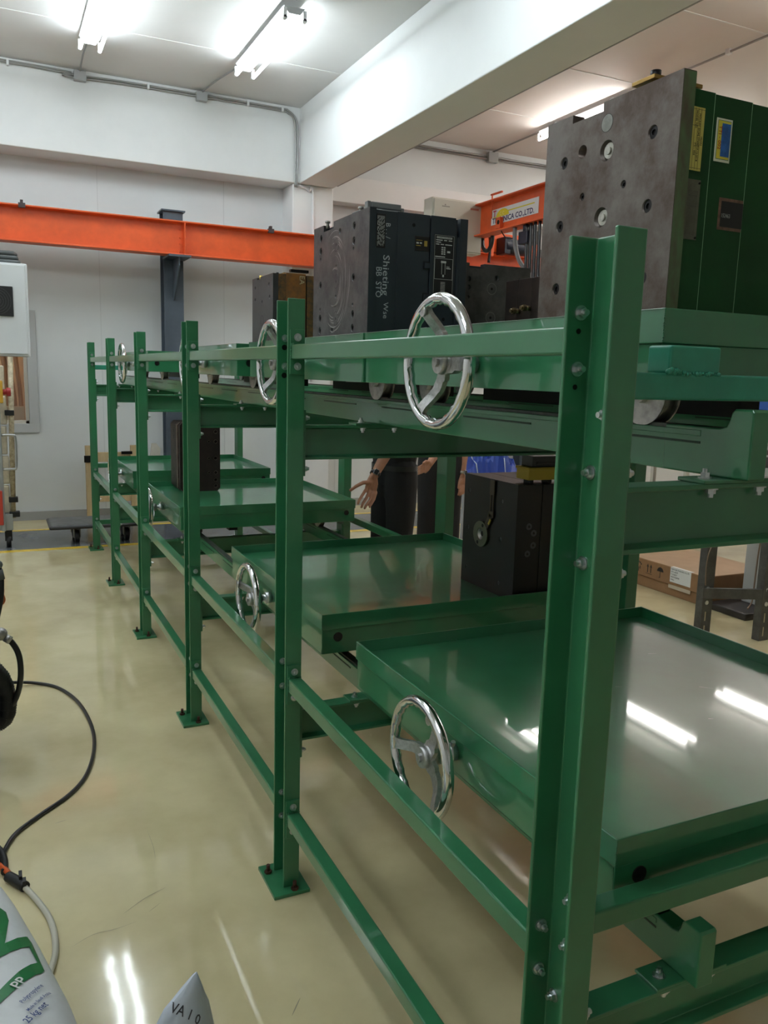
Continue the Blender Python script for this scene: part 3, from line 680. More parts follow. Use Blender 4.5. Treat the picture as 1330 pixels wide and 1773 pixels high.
for i, (a, b, zt) in enumerate(((0.4247, 0.5045, 2.136), (0.5052, 0.6285, 2.138), (0.633, 0.730, 2.139), (0.730, 0.7385, 2.135), (0.7385, 0.7475, 2.075), (0.7475, 0.779, 2.139))):
    part('mould_plate', MB().box(a, YN2+(0.004 if i == 3 else 0), ZU, b, 2.218, zt), M2BODY, m2, 0.0012)
part('mould_plate', MB().box(0.6285, YN2+0.012, ZU, 0.633, 2.21, 2.13), DARKHOLE, m2)
SILVER = mat('white print', (0.62, 0.62, 0.60), 0.5); GOLD = mat('gold print', (0.45, 0.30, 0.05), 0.5)
NPL = mat('black nameplate', (0.006, 0.006, 0.007), 0.35)
def lab2(x0, x1, z0, z1, nm): return part(nm, MB().box(x0, YN2-0.0015, z0, x1, YN2, z1), NPL, m2, 0.0004, 1)
n1 = lab2(0.4262, 0.4605, 2.016, 2.124, 'nameplate'); ly2 = YN2-0.0017
mb = MB(); random.seed(5)
for k in range(8):
    x = 0.4305+k*0.0034; z = 2.118
    while z > 2.025:
        L = random.uniform(0.004, 0.016); mb.box(x, ly2-0.0002, max(z-L, 2.021), x+0.0011, ly2, z); z -= L+random.uniform(0.002, 0.006)
part('nameplate_print', mb, SILVER, n1)
n2 = lab2(0.572, 0.628, 2.018, 2.066, 'nameplate')
part('nameplate_print', MB().box(0.576, ly2-0.0002, 2.052, 0.600, ly2, 2.0535).box(0.576, ly2-0.0002, 2.034, 0.594, ly2, 2.0365).box(0.607, ly2-0.0002, 2.034, 0.619, ly2, 2.0525), GOLD, n2)
part('nameplate_print', MB().box(0.577, ly2-0.0002, 2.041, 0.586, ly2, 2.046).box(0.590, ly2-0.0002, 2.042, 0.598, ly2, 2.046), SILVER, n2)
n3 = lab2(0.646, 0.7255, 1.86, 2.079, 'nameplate')
mb = MB()
for a in ((0.648, 1.862, 0.6487, 2.077), (0.7228, 1.862, 0.7235, 2.077), (0.648, 2.0763, 0.7235, 2.077)): mb.box(a[0], ly2-0.0002, a[1], a[2], ly2, a[3])
mb.box(0.655, ly2-0.0002, 2.066, 0.716, ly2, 2.0725)
for (x0, x1, z) in ((0.653, 0.678, 2.059), (0.684, 0.696, 2.059), (0.702, 0.716, 2.059), (0.653, 0.672, 2.052), (0.653, 0.666, 2.045), (0.671, 0.684, 2.045), (0.689, 0.716, 2.045), (0.651, 0.690, 2.004)): mb.box(x0, ly2-0.0002, z, x1, ly2, z+0.003)
for z in (2.034, 2.027, 2.020, 2.013):
    for x in (0.675, 0.684): mb.box(x, ly2-0.0002, z, x+0.0065, ly2, z+0.0045)
mb.box(0.698, ly2-0.0002, 2.020, 0.710, ly2, 2.026)
for a in ((0.650, 1.930, 0.651, 2.000), (0.721, 1.930, 0.722, 2.000), (0.650, 1.930, 0.722, 1.931), (0.650, 1.999, 0.722, 2.000)): mb.box(a[0], ly2-0.0002, a[1], a[2], ly2, a[3])
for a in ((0.678, 1.947, 0.6795, 1.985), (0.691, 1.947, 0.6925, 1.985), (0.675, 1.985, 0.6955, 1.992), (0.682, 1.938, 0.6885, 1.946), (0.697, 1.966, 0.714, 1.969)): mb.box(a[0], ly2-0.0002, a[1], a[2], ly2, a[3])
for k in range(12): mb.box(0.676, ly2-0.0002, 1.87+k*0.0045, 0.694, ly2, 1.8715+k*0.0045)
part('nameplate_print', mb, SILVER, n3)
text('nameplate_text', 'AGING DIAGRAM', 0.0072, NPL, n3, (0.656, ly2-0.0003, 2.067), (1, 0, 0), (0, 0, 1))
text('nameplate_text', 'PIPES', 0.007, SILVER, n3, (0.697, ly2-0.0001, 1.97), (1, 0, 0), (0, 0, 1), sx=0.8)
CHALK = mat('white chalk scribble', (0.50, 0.52, 0.54), 0.9, var=0.25, scale=150)
text('chalk_scribble', 'Shieting', 0.034, CHALK, m2, (0.455, YN2-0.0003, 1.995), DN, RX, sx=1.25)
text('chalk_scribble', 'Wse', 0.026, CHALK, m2, (0.460, YN2-0.0003, 1.84), DN, RX, sx=1.1)
text('chalk_scribble', 'BB  STO', 0.030, CHALK, m2, (0.430, YN2-0.0003, 1.955), DN, RX, sx=0.95)
text('chalk_scribble', 'B . . /', 0.024, CHALK, m2, (0.462, YN2-0.0003, 2.098), DN, RX)
for (x, z, r) in ((0.566, 2.10, 0.006), (0.693, 1.795, 0.006)): part('side_hole', MB().cyl((x, YN2-0.0006, z), (x, YN2+0.002, z), r, n=16), DARKHOLE, m2)
for z in (1.975, 1.87):
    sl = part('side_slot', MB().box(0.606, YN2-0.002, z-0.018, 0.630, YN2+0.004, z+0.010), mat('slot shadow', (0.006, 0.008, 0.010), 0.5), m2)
    part('slot_block', MB().box(0.611, YN2-0.006, z-0.013, 0.630, YN2, z+0.005), M2BODY, sl, 0.001)
part('ledge_plate', MB().box(0.595, YN2-0.012, 1.722, 0.63, YN2, 1.742), mat('yellow ledge', (0.55, 0.35, 0.03), 0.5), m2, 0.001)
for (y, x) in ((1.80, 0.412), (2.11, 0.412)): part('top_stud', MB().cyl((x, y, 2.13), (x, y, 2.158), 0.006, n=10).cyl((x, y, 2.150), (x, y, 2.158), 0.010, n=10), STEEL, m2)
# grey plug connector on top
cg = part('plug_connector', MB().prism([(1.90, 2.136), (2.05, 2.136), (2.05, 2.16), (2.03, 2.182), (1.90, 2.182), (1.885, 2.16)], 'x', 0.475, 0.605), mat('grey plastic connector', (0.14, 0.15, 0.15), 0.5), m2, 0.003, label='grey plug connector on the mould top')
part('connector_lever', MB().box(0.468, 1.872, 2.140, 0.482, 1.90, 2.198).box(0.598, 1.872, 2.140, 0.612, 1.90, 2.186).box(0.482, 1.868, 2.176, 0.598, 1.885, 2.196), mat('connector lever grey', (0.20, 0.21, 0.21), 0.5), cg, 0.003)
part('connector_rib', MB().box(0.482, 1.872, 2.146, 0.612, 1.888, 2.160), MATS['grey plastic connector'], cg, 0.002)
part('connector_pin', MB().cyl((0.605, 1.885, 2.165), (0.622, 1.885, 2.165), 0.006, n=10), mat('amber pin', (0.6, 0.3, 0.03), 0.4), cg)
part('socket_block', MB().box(0.605, 1.90, 2.136, 0.625, 2.03, 2.176), NPL, cg)

# mould 3: rusty orange mould
m3 = thing('injection_mould', 'rusty orange injection mould with grey face plate, third along upper tier', 'mould', (0.6, 2.9, ZU))
M3ST = mat('dull grey steel', (0.085, 0.083, 0.085), 0.45, 0.5, scale=9, col2=(0.06, 0.058, 0.058))
M3OR = mat('rusty orange paint', (0.30, 0.115, 0.020), 0.5, scale=22, col2=(0.15, 0.075, 0.03), bump=0.03, bscale=120)
hs = [(2.80, 1.985, 0.010, 0.01), (2.79, 1.93, 0.010, 0.01), (3.015, 1.985, 0.009, 0.01), (3.015, 1.93, 0.010, 0.01), (2.905, 1.915, 0.009, 0.01), (2.80, 1.73, 0.01, 0.01), (3.015, 1.73, 0.010, 0.01)]
pl = plate_with_holes('clamp_plate', (0.40, 2.74, ZU, 0.425, 3.062, 2.03), M3ST, m3, hs, 'x', notch=(0.39, 2.93, 2.02, 0.44, 2.985, 2.04))
part('ring_groove', MB().ring((0.4002, 2.905, 1.83), (-1, 0, 0), 0.021, 0.025, 0.0005, 28), DARKHOLE, pl)
part('mould_plate', MB().box(0.425, 2.742, ZU, 0.462, 3.058, 2.03), mat('mottled rust paint', (0.22, 0.10, 0.025), 0.55, scale=50, col2=(0.07, 0.05, 0.03)), m3, 0.001)
op = part('mould_plate', MB().box(0.462, 2.740, ZU, 0.555, 3.06, 2.035), M3OR, m3, 0.001)
part('mould_plate', MB().box(0.555, 2.75, ZU, 0.562, 3.05, 2.03), DARKHOLE, m3)
part('mould_plate', MB().box(0.562, 2.742, ZU, 0.70, 3.058, 2.03), MATS['mottled rust paint'], m3, 0.001)
part('side_clamp', MB().box(0.60, 2.727, 1.83, 0.69, 2.742, 1.89).box(0.60, 2.722, 1.845, 0.69, 2.727, 1.852).box(0.60, 2.722, 1.868, 0.69, 2.727, 1.875), DARKHOLE, m3)
text('painted_letter', 'EA', 0.034, mat('cream paint mark', (0.55, 0.48, 0.30), 0.7), op, (0.525, 2.7395, 2.028), DN, RX)
part('top_strap', MB().box(0.47, 2.80, 2.035, 0.57, 2.84, 2.043), MATS['brass strap'], m3).data
part('top_bar', MB().box(0.49, 2.76, 2.043, 0.575, 2.785, 2.055).cyl((0.44, 2.80, 2.03), (0.44, 2.80, 2.04), 0.006), DARKHOLE, m3)
part('brass_fitting', MB().cyl((0.41, 2.955, 2.018), (0.41, 2.955, 2.038), 0.008, n=10), mat('bright brass', (0.6, 0.45, 0.12), 0.3, 0.9), m3)

# mould 6: dark mould behind with bored face, mould 7: brown plates
m6 = thing('injection_mould', 'dark scuffed mould with bored face beside the slate grey mould', 'mould', (0.99, 1.93, ZU))
hs = [(0.855, 1.955, 0.009, 0.008), (0.855, 1.925, 0.009, 0.008), (0.855, 1.89, 0.006, 0.008), (0.975, 1.965, 0.010, 0.012), (1.075, 1.965, 0.008, 0.008), (0.855, 1.80, 0.008, 0.008), (1.075, 1.80, 0.008, 0.008)]
pl = plate_with_holes('clamp_plate', (0.84, 1.81, ZU, 1.125, 1.84, 2.012), M2STEEL, m6, hs, 'y', notch=(0.855, 1.80, 1.995, 0.92, 1.85, 2.02))
for (x, z) in ((0.955, 1.925), (0.955, 1.82)):
    part('ring_groove', MB().ring((x, 1.8098, z), (0, -1, 0), 0.019, 0.021, 0.0004, 28), mat('worn ring', (0.2, 0.2, 0.2), 0.4, 0.6), pl)
    part('ring_centre', MB().cyl((x, 1.8094, z), (x, 1.812, z), 0.005, n=10), DARKHOLE, pl)
part('mould_plate', MB().box(0.842, 1.84, ZU, 1.122, 2.06, 2.006), M2BODY, m6, 0.001)
M7B = mat('dark brown steel', (0.045, 0.028, 0.022), 0.4, 0.5, scale=12, col2=(0.025, 0.018, 0.016))
m7 = thing('injection_mould', 'small dark brown mould with brass knobs, half behind the steel-faced mould', 'mould', (0.95, 1.37, ZU))
for a, b in ((1.250, 1.330), (1.3315, 1.405), (1.4065, 1.477)): part('mould_plate', MB().box(0.80, a, ZU, 1.10, b, 1.912), M7B, m7, 0.001)
for y, z in ((1.394, 1.812), (1.337, 1.818)):
    kn = part('hose_nipple', MB().cyl((0.80, y, z), (0.785, y, z), 0.008, n=12).cyl((0.785, y, z), (0.772, y, z), 0.010, n=6, smooth=False).cyl((0.772, y, z), (0.765, y, z), 0.006, n=12), mat('tarnished brass', (0.28, 0.20, 0.11), 0.35, 0.85), m7)

# mould 4: black mould with nozzle flange, on the lower tier
m4 = thing('injection_mould', 'black injection mould with round flange and yellow connector box', 'mould', (1.05, 1.69, ZL))
M4B = mat('black painted steel', (0.012, 0.011, 0.013), 0.42, 0.2, scale=10, col2=(0.018, 0.012, 0.010))
hs = [(1.83, 1.165, 0.008, 0.008), (1.60, 1.155, 0.008, 0.008), (1.83, 1.02, 0.008, 0.008), (1.60, 1.015, 0.008, 0.008), (1.83, 0.86, 0.008, 0.008), (1.60, 0.85, 0.008, 0.008)]
pl = plate_with_holes('clamp_plate', (0.911, 1.505, ZL, 0.94, 1.867, 1.228), M4B, m4, hs, 'x')
for a, b, r, d in hs: screw(pl, (0.911, a, b), (-1, 0, 0), 0.0085, 0.004, m=mat('screw sheen', (0.14, 0.14, 0.15), 0.3, 0.8))
fr = part('nozzle_flange', MB().ring((0.911, 1.725, 1.012), (-1, 0, 0), 0.022, 0.050, 0.010, 32), mat('olive steel flange', (0.17, 0.165, 0.12), 0.35, 0.8), m4, 0.001)
part('nozzle_cone', MB().add(*(lambda n: ([(0.9015, 1.725+0.026*math.cos(2*math.pi*i/n), 1.012+0.026*math.sin(2*math.pi*i/n)) for i in range(n)]+[(0.9105, 1.725+0.010*math.cos(2*math.pi*i/n), 1.012+0.010*math.sin(2*math.pi*i/n)) for i in range(n)], [(i, (i+1) % n, n+(i+1) % n, n+i) for i in range(n)]))(28), True), STEEL, fr)
for a in (0.7, 0.7+math.pi): part('flange_hole', MB().cyl((0.9005, 1.725+0.038*math.cos(a+1.3), 1.012+0.038*math.sin(a+1.3)), (0.9015, 1.725+0.038*math.cos(a+1.3), 1.012+0.038*math.sin(a+1.3)), 0.007, n=14), DARKHOLE, fr)
part('strap_link', MB().box(0.903, 1.645, 1.17, 0.909, 1.675, 1.225).box(0.904, 1.648, 1.11, 0.908, 1.655, 1.17).box(0.904, 1.665, 1.11, 0.908, 1.672, 1.17).box(0.903, 1.645, 1.085, 0.909, 1.675, 1.11), mat('brown steel link', (0.09, 0.07, 0.05), 0.4, 0.6), m4, 0.001)
part('strap_link', MB().sweep([(0.906, 1.662, 1.095), (0.906, 1.685, 1.055), (0.906, 1.70, 1.035)], (1, 0, 0), 0.013, 0.003), MATS['brown steel link'], m4)
part('strap_pad', MB().sweep([(0.903, 1.66, 1.078), (0.903, 1.672, 1.058)], (1, 0, 0), 0.004, 0.002), mat('yellow tape', (0.55, 0.40, 0.04), 0.5), m4)
part('mould_plate', MB().box(0.94, 1.507, ZL, 1.018, 1.865, 1.226), M4B, m4, 0.0015)
part('mould_plate', MB().box(1.020, 1.507, ZL, 1.20, 1.865, 1.226), M4B, m4, 0.0015)
for x, z in ((0.968, 1.075), (0.99, 1.05), (0.99, 1.005), (0.967, 0.975)): part('side_port', MB().ring((x, 1.507, z), (0, -1, 0), 0.005, 0.012, 0.0015, 20), mat('port steel', (0.10, 0.10, 0.11), 0.3, 0.8), m4)
yb = part('connector_box', MB().box(0.965, 1.52, 1.24, 1.105, 1.60, 1.283), mat('yellow plastic', (0.50, 0.34, 0.02), 0.45), m4, 0.003, label='yellow connector box')
part('connector_rim', MB().box(0.962, 1.517, 1.276, 1.108, 1.603, 1.286), MATS['yellow plastic'], yb, 0.002)
for xx in (0.985, 1.065): part('connector_foot', MB().box(xx, 1.54, 1.226, xx+0.015, 1.58, 1.24), BLACK, yb)
part('connector_cover', MB().box(0.985, 1.53, 1.286, 1.10, 1.60, 1.325).box(1.0, 1.526, 1.296, 1.09, 1.531, 1.304), mat('black plastic cover', (0.015, 0.015, 0.017), 0.45), yb, 0.003)

# mould 5: drilled brown steel block
m5 = thing('mould_block', 'tall drilled dark brown steel mould block on the third lower tray', 'mould', (0.45, 4.6, ZL))
M5B = mat('brown black steel', (0.030, 0.016, 0.014), 0.45, 0.3, scale=14, col2=(0.018, 0.011, 0.010))
c = 0.02
poly = [(0.335+c, ZL), (0.600-c, ZL), (0.600, ZL+c), (0.600, 1.255-c), (0.600-c, 1.255), (0.335+c, 1.255), (0.335, 1.255-c), (0.335, ZL+c)]
o = part('drilled_plate', MB().prism(poly, 'y', 4.505, 4.545), M5B, m5)
cut = MB(); hl = []
for z in (1.195, 1.13, 1.02, 0.925, 0.875, 0.835): hl += [(0.375, z), (0.57, z)]
for z in (1.13, 1.02, 0.925): hl.append((0.525, z))
for x, z in hl: cut.cyl((x, 4.49, z), (x, 4.53, z), 0.011 if x != 0.525 else 0.007, n=18)
boolean_cut(o, cut.mesh('cut', origin(m5))); o.data.materials[0] = M5B
for x, z in hl:
    rr = 0.011 if x != 0.525 else 0.007
    part('hole_rim', MB().ring((x, 4.5052, z), (0, -1, 0), rr, rr+0.0016, 0.0006, 18), mat('hole rim glint', (0.16, 0.12, 0.10), 0.4, 0.5), o)  # paler rings paint a glint around each drilled hole
part('drilled_plate', MB().prism([(0.33+(a-0.335)*0.98, b) for a, b in poly], 'y', 4.548, 4.60), mat('pale worn edge steel', (0.14, 0.10, 0.08), 0.5, 0.4, scale=25, col2=(0.06, 0.04, 0.035)), m5, 0.001)
part('drilled_plate', MB().prism([(0.33+(a-0.335)*0.98, b) for a, b in poly], 'y', 4.604, 4.78), M5B, m5, 0.001)
for z in (1.19, 1.15, 1.05, 0.93, 0.88): part('side_bore', MB().cyl((0.3292, 4.69, z), (0.334, 4.69, z), 0.013, n=16), DARKHOLE, m5)

# ================================================================== CRANE
rw = thing('crane_runway', 'orange I-beam crane runway on dark grey wall columns', 'crane runway', (1.0, 7.9, 0))
yb0, yb1 = 7.70, 7.88; yc = 7.79
prof = [(yb0, 2.72), (yb1, 2.72), (yb1, 2.734), (yc+0.005, 2.738), (yc+0.005, 3.032), (yb1, 3.036), (yb1, 3.05), (yb0, 3.05), (yb0, 3.036), (yc-0.005, 3.032), (yc-0.005, 2.738), (yb0, 2.734)]
rb = part('runway_beam', MB().prism(prof, 'x', XL, 8.8), ORANGE, rw, 0.003)
for x in (1.055,):
    part('stiffener', MB().box(x, yb0+0.004, 2.734, x+0.010, yc-0.005, 3.036), ORANGE, rb)
    for z in (2.76, 2.84, 2.90, 2.98): part('stiffener_bolt', MB().cyl((x+0.03, yc-0.02, z), (x+0.03, yc-0.004, z), 0.009, n=6, smooth=False).cyl((x-0.03, yc-0.02, z), (x-0.03, yc-0.004, z), 0.009, n=6, smooth=False), ORANGE, rb)
for x in (-0.43, 1.95, 4.3): part('rail_clip', MB().box(x-0.03, yb0-0.01, 3.02, x+0.03, yb0+0.03, 3.062).box(x-0.012, yb0, 3.05, x+0.012, yb0+0.05, 3.09), mat('dark clip', (0.05, 0.03, 0.03), 0.5), rb)
for x in (1.0, 5.55):
    px = [(x-0.085, 7.94), (x-0.075, 7.94), (x-0.075, 8.05), (x+0.075, 8.05), (x+0.075, 7.94), (x+0.085, 7.94), (x+0.085, 8.17), (x+0.075, 8.17), (x+0.075, 8.06), (x-0.075, 8.06), (x-0.075, 8.17), (x-0.085, 8.17)]
    gcol = part('grey_column', MB().prism([(x-0.10, 8.0), (x+0.10, 8.0), (x+0.10, 8.012), (x+0.005, 8.012), (x+0.005, 8.188), (x+0.10, 8.188), (x+0.10, 8.2), (x-0.10, 8.2), (x-0.10, 8.188), (x-0.005, 8.188), (x-0.005, 8.012), (x-0.10, 8.012)], 'z', 0, 3.18), DGREY, rw, 0.002)
    part('column_cap', MB().box(x-0.12, 7.97, 3.18, x+0.12, 8.22, 3.195), DGREY, gcol)
    part('bracket_top', MB().box(x-0.11, 7.66, 2.70, x+0.11, 8.0, 2.72), DGREY, gcol)
    part('bracket_web', MB().prism([(7.70, 2.70), (8.0, 2.70), (8.0, 2.30), (7.97, 2.30), (7.70, 2.62)], 'x', x-0.006, x+0.006), DGREY, gcol)
    part('column_base', MB().box(x-0.14, 7.94, 0, x+0.14, 8.26, 0.015), DGREY, gcol)
br = thing('bridge_crane', 'orange bridge crane girder with company sign and hanging festoon cables', 'crane', (4.0, 6.0, 3.0))
gx = 4.0
gp_ = [(gx-0.075, 3.062), (gx+0.085, 3.062), (gx+0.085, 3.076), (gx+0.01, 3.08), (gx+0.01, 3.368), (gx+0.085, 3.372), (gx+0.085, 3.387), (gx-0.075, 3.387), (gx-0.075, 3.372), (gx, 3.368), (gx, 3.08), (gx-0.075, 3.076)]
gd = part('girder', MB().prism(gp_, 'y', 1.5, 7.62), ORANGE, br, 0.003)
et = part('end_truck', MB().box(gx-0.5, 7.70, 3.062, gx+1.3, 7.88, 3.28), ORANGE, br, 0.006)
part('truck_post', MB().box(4.52, 7.50, 2.98, 4.56, 7.54, 3.30), ORANGE, et, 0.003)
part('truck_motor', MB().cyl((4.75, 7.6, 3.12), (5.1, 7.6, 3.12), 0.09, n=20).box(4.72, 7.52, 3.03, 4.80, 7.70, 3.22), mat('dark blue motor', (0.01, 0.015, 0.03), 0.4), et, 0.004)
part('truck_cable', MB().tube(smooth_path([(4.12, 7.45, 3.12), (4.35, 7.45, 3.20), (4.46, 7.46, 3.20), (4.48, 7.46, 3.05), (4.47, 7.46, 2.90)]), 0.016, 8), BLACKGLOSS, et)
sg = part('sign_panel', MB().box(gx-0.004, 5.867, 3.148, gx, 6.69, 3.297), mat('white sign vinyl', (0.75, 0.75, 0.76), 0.4), br)
sx_ = gx-0.0045
NX = (0, -1, 0); UZ = (0, 0, 1)
text('sign_text', 'TECHNICA CO.,LTD.', 0.072, mat('navy sign print', (0.015, 0.012, 0.10), 0.5), sg, (sx_, 6.665, 3.162), NX, UZ, sx=1.10, bold=0.0016)
text('sign_text', 'T', 0.092, mat('red sign print', (0.55, 0.03, 0.08), 0.5), sg, (sx_, 6.655, 3.222), NX, UZ, bold=0.003)
mbs = MB(); n = 24
vs = [(sx_, 6.66, 3.216), (sx_, 5.93, 3.255), (sx_, 5.93, 3.263), (sx_, 6.66, 3.222)]
mbs.box(sx_-0.0003, 5.93, 3.246, sx_, 6.40, 3.257).box(sx_-0.0003, 6.40, 3.214, sx_, 6.655, 3.222)
pts = [(sx_-0.0004, 6.48+0.115*math.cos(math.pi*i/n), 3.216+0.070*math.sin(math.pi*i/n)) for i in range(n+1)]
mbs.add(pts, [tuple(range(n+1))])
part('sign_sun', mbs, mat('yellow sign print', (0.75, 0.62, 0.02), 0.5), sg)
text('sign_text', 'C C', 0.05, mat('pale yellow sign print', (0.85, 0.78, 0.35), 0.5), sg, (sx_-0.0006, 6.535, 3.226), NX, UZ)
bk = part('sign_bracket', MB().box(gx-0.045, 6.46, 3.09, gx-0.006, 6.54, 3.20), ORANGE, br, 0.003)
part('bracket_hole', MB().cyl((gx-0.047, 6.49, 3.15), (gx-0.044, 6.49, 3.15), 0.022, n=16), DARKHOLE, bk)
part('rail_hook', MB().tube([(gx-0.06, 6.60, 3.20), (gx-0.06, 6.60, 3.43)], 0.008, 8).box(gx-0.07, 6.42, 3.425, gx-0.05, 6.62, 3.44), ORANGE, br)
for k in range(7):
    y = 5.98-k*0.07
    part('festoon_cable', MB().tube(smooth_path([(gx-0.03, y+0.02, 3.06), (gx-0.03, y+0.01, 2.8), (gx-0.03, y, 2.55), (gx-0.03, y-0.03, 2.48), (gx-0.03, y-0.05, 2.55), (gx-0.03, y-0.05, 2.8), (gx-0.03, y-0.05, 3.06)], 5), 0.016, 8), BLACKGLOSS, br)
part('festoon_hose', MB().tube(smooth_path([(gx-0.02, 6.22, 3.06), (gx-0.02, 6.20, 2.9), (gx-0.02, 6.10, 2.72), (gx-0.02, 5.85, 2.55)]), 0.022, 10), mat('grey hose', (0.16, 0.16, 0.16), 0.5), br)
part('festoon_trolley', MB().box(gx-0.06, 5.95, 2.88, gx+0.10, 6.10, 3.0).box(gx-0.04, 6.0, 3.0, gx+0.06, 6.06, 3.062), mat('navy trolley', (0.012, 0.014, 0.03), 0.45), br, 0.01)
part('festoon_cord', MB().tube(smooth_path([(gx-0.03, 6.45, 3.06), (gx-0.03, 6.35, 2.98), (gx-0.03, 6.2, 2.96)]), 0.006, 6), BLACK, br)
cb = part('control_cabinet', MB().box(3.42, 6.92, 2.885, 4.03, 7.10, 3.415), mat('beige cabinet enamel', (0.56, 0.54, 0.47), 0.4), br, 0.006, label='beige electrical control cabinet')
part('cabinet_door', MB().box(3.44, 6.905, 2.90, 4.02, 6.92, 3.40), MATS['beige cabinet enamel'], cb, 0.004)
part('cabinet_label', MB().box(3.53, 6.903, 3.325, 3.62, 6.906, 3.335).box(3.56, 6.903, 3.34, 3.575, 6.906, 3.352), mat('grey print', (0.3, 0.28, 0.25), 0.5), cb)
part('cabinet_label', MB().box(3.87, 6.903, 3.325, 3.97, 6.906, 3.345), mat('red print', (0.45, 0.2, 0.15), 0.5), cb)
part('cable_loop', MB().tube([(4.06, 6.85+0.10*math.cos(t_*0.3), 3.05+0.13*math.sin(t_*0.3)) for t_ in range(22)], 0.022, 8), BLACKGLOSS, cb)
part('cabinet_bracket', MB().box(3.5, 7.10, 2.95, 3.99, 7.14, 3.0), ORANGE, cb)

# ================================================================== LEFT SIDE
lm = thing('control_box', 'white wall control box with black fan grille and cable coils on top', 'control box', (-0.9, 7.2, 0))
cbx = part('box_body', MB().box(-1.25, 7.08, 1.665, -0.432, 7.40, 2.455), mat('white powder coat', (0.62, 0.64, 0.65), 0.4), lm, 0.012, 3)
part('box_door', MB().box(-1.22, 7.068, 1.685, -0.452, 7.08, 2.44), MATS['white powder coat'], cbx, 0.006)
fg = part('fan_grille', MB().box(-0.80, 7.050, 2.005, -0.555, 7.068, 2.255), mat('black grille', (0.012, 0.012, 0.012), 0.4), lm, 0.004)
for r in (0.03, 0.05, 0.07, 0.09, 0.11): part('grille_ring', MB().ring((-0.685, 7.050, 2.13), (0, -1, 0), r, r+0.008, 0.004, 28), mat('grille wire', (0.04, 0.04, 0.04), 0.35), fg)
for k in range(3):
    part('cable_coil', MB().tube(smooth_path([(-1.15, 7.25, 2.475+k*0.036), (-0.8, 7.20, 2.475+k*0.036), (-0.54+0.015*(1-k), 7.2, 2.477+k*0.036), (-0.50-0.02*k, 7.27, 2.478+k*0.036), (-0.56, 7.33, 2.477+k*0.036), (-1.1, 7.34, 2.475+k*0.036)]), 0.018, 8), mat('grey cable', (0.09, 0.10, 0.10), 0.45), lm)
part('box_stand', MB().box(-1.2, 7.25, 0, -1.12, 7.35, 1.67).box(-1.0, 7.25, 0, -0.92, 7.35, 1.67).box(-1.3, 7.1, 0, -0.85, 7.5, 0.02), mat('grey stand steel', (0.3, 0.31, 0.32), 0.4, 0.4), lm, 0.004)
mt = thing('ribbed_machine', 'cream ribbed machine panel with pipe, grab handle and red stop button', 'machine', (-0.8, 6.95, 0))
CREAM = mat('cream enamel', (0.62, 0.55, 0.42), 0.45, var=0.12, scale=20)
for k in range(5): part('cream_panel', MB().box(-1.1, 6.98, 0.30+k*0.26, -0.655+0.008*(k % 2), 7.04, 0.30+k*0.26+0.245), CREAM, mt, 0.012, 3)
part('rear_pipe', MB().cyl((-0.635, 6.97, 0.26), (-0.600, 6.99, 1.66), 0.022, n=14), mat('worn cream pipe', (0.55, 0.47, 0.32), 0.4, scale=30, col2=(0.30, 0.24, 0.15)), mt)
for z in (1.16, 0.40, 0.27): part('pipe_clamp', MB().box(-0.665, 6.94, z, -0.59+0.01*(z < 0.3), 7.01, z+0.045), BLACK, mt, 0.004)
part('side_frame', MB().box(-0.73, 6.86, 0.16, -0.70, 6.93, 1.25), mat('grey machine frame', (0.35, 0.37, 0.38), 0.4, 0.5), mt, 0.004)
part('grab_handle', MB().tube(smooth_path([(-0.70, 6.90, 0.995), (-0.615, 6.90, 0.995), (-0.592, 6.90, 0.975), (-0.59, 6.90, 0.85), (-0.595, 6.90, 0.715), (-0.62, 6.90, 0.70), (-0.70, 6.90, 0.70)], 5), 0.011, 10), mat('satin aluminium', (0.5, 0.51, 0.52), 0.3, 0.9), mt)
sb = part('stop_box', MB().box(-0.80, 6.80, 1.27, -0.672, 6.88, 1.46), mat('amber switch box', (0.55, 0.30, 0.03), 0.45), mt, 0.008)
part('stop_button', MB().cyl((-0.672, 6.84, 1.365), (-0.645, 6.84, 1.365), 0.024, n=16).cyl((-0.645, 6.84, 1.365), (-0.610, 6.84, 1.365), 0.036, n=20), mat('red button', (0.35, 0.02, 0.02), 0.4), sb, 0.004)
part('red_guard', MB().box(-0.78, 6.83, 0.22, -0.715, 6.86, 0.52), mat('red guard paint', (0.5, 0.05, 0.03), 0.4), mt, 0.004)
part('castor', MB().cyl((-0.70, 6.96, 0.055), (-0.66, 6.96, 0.055), 0.055, n=20).box(-0.71, 6.93, 0.06, -0.65, 6.99, 0.16), BLACK, mt)
part('castor', MB().cyl((-1.05, 6.96, 0.055), (-1.01, 6.96, 0.055), 0.055, n=20).box(-1.06, 6.93, 0.06, -1.0, 6.99, 0.16), BLACK, mt)
part('base_frame', MB().box(-1.12, 6.90, 0.16, -0.64, 7.02, 0.30), MATS['grey machine frame'], mt, 0.004)

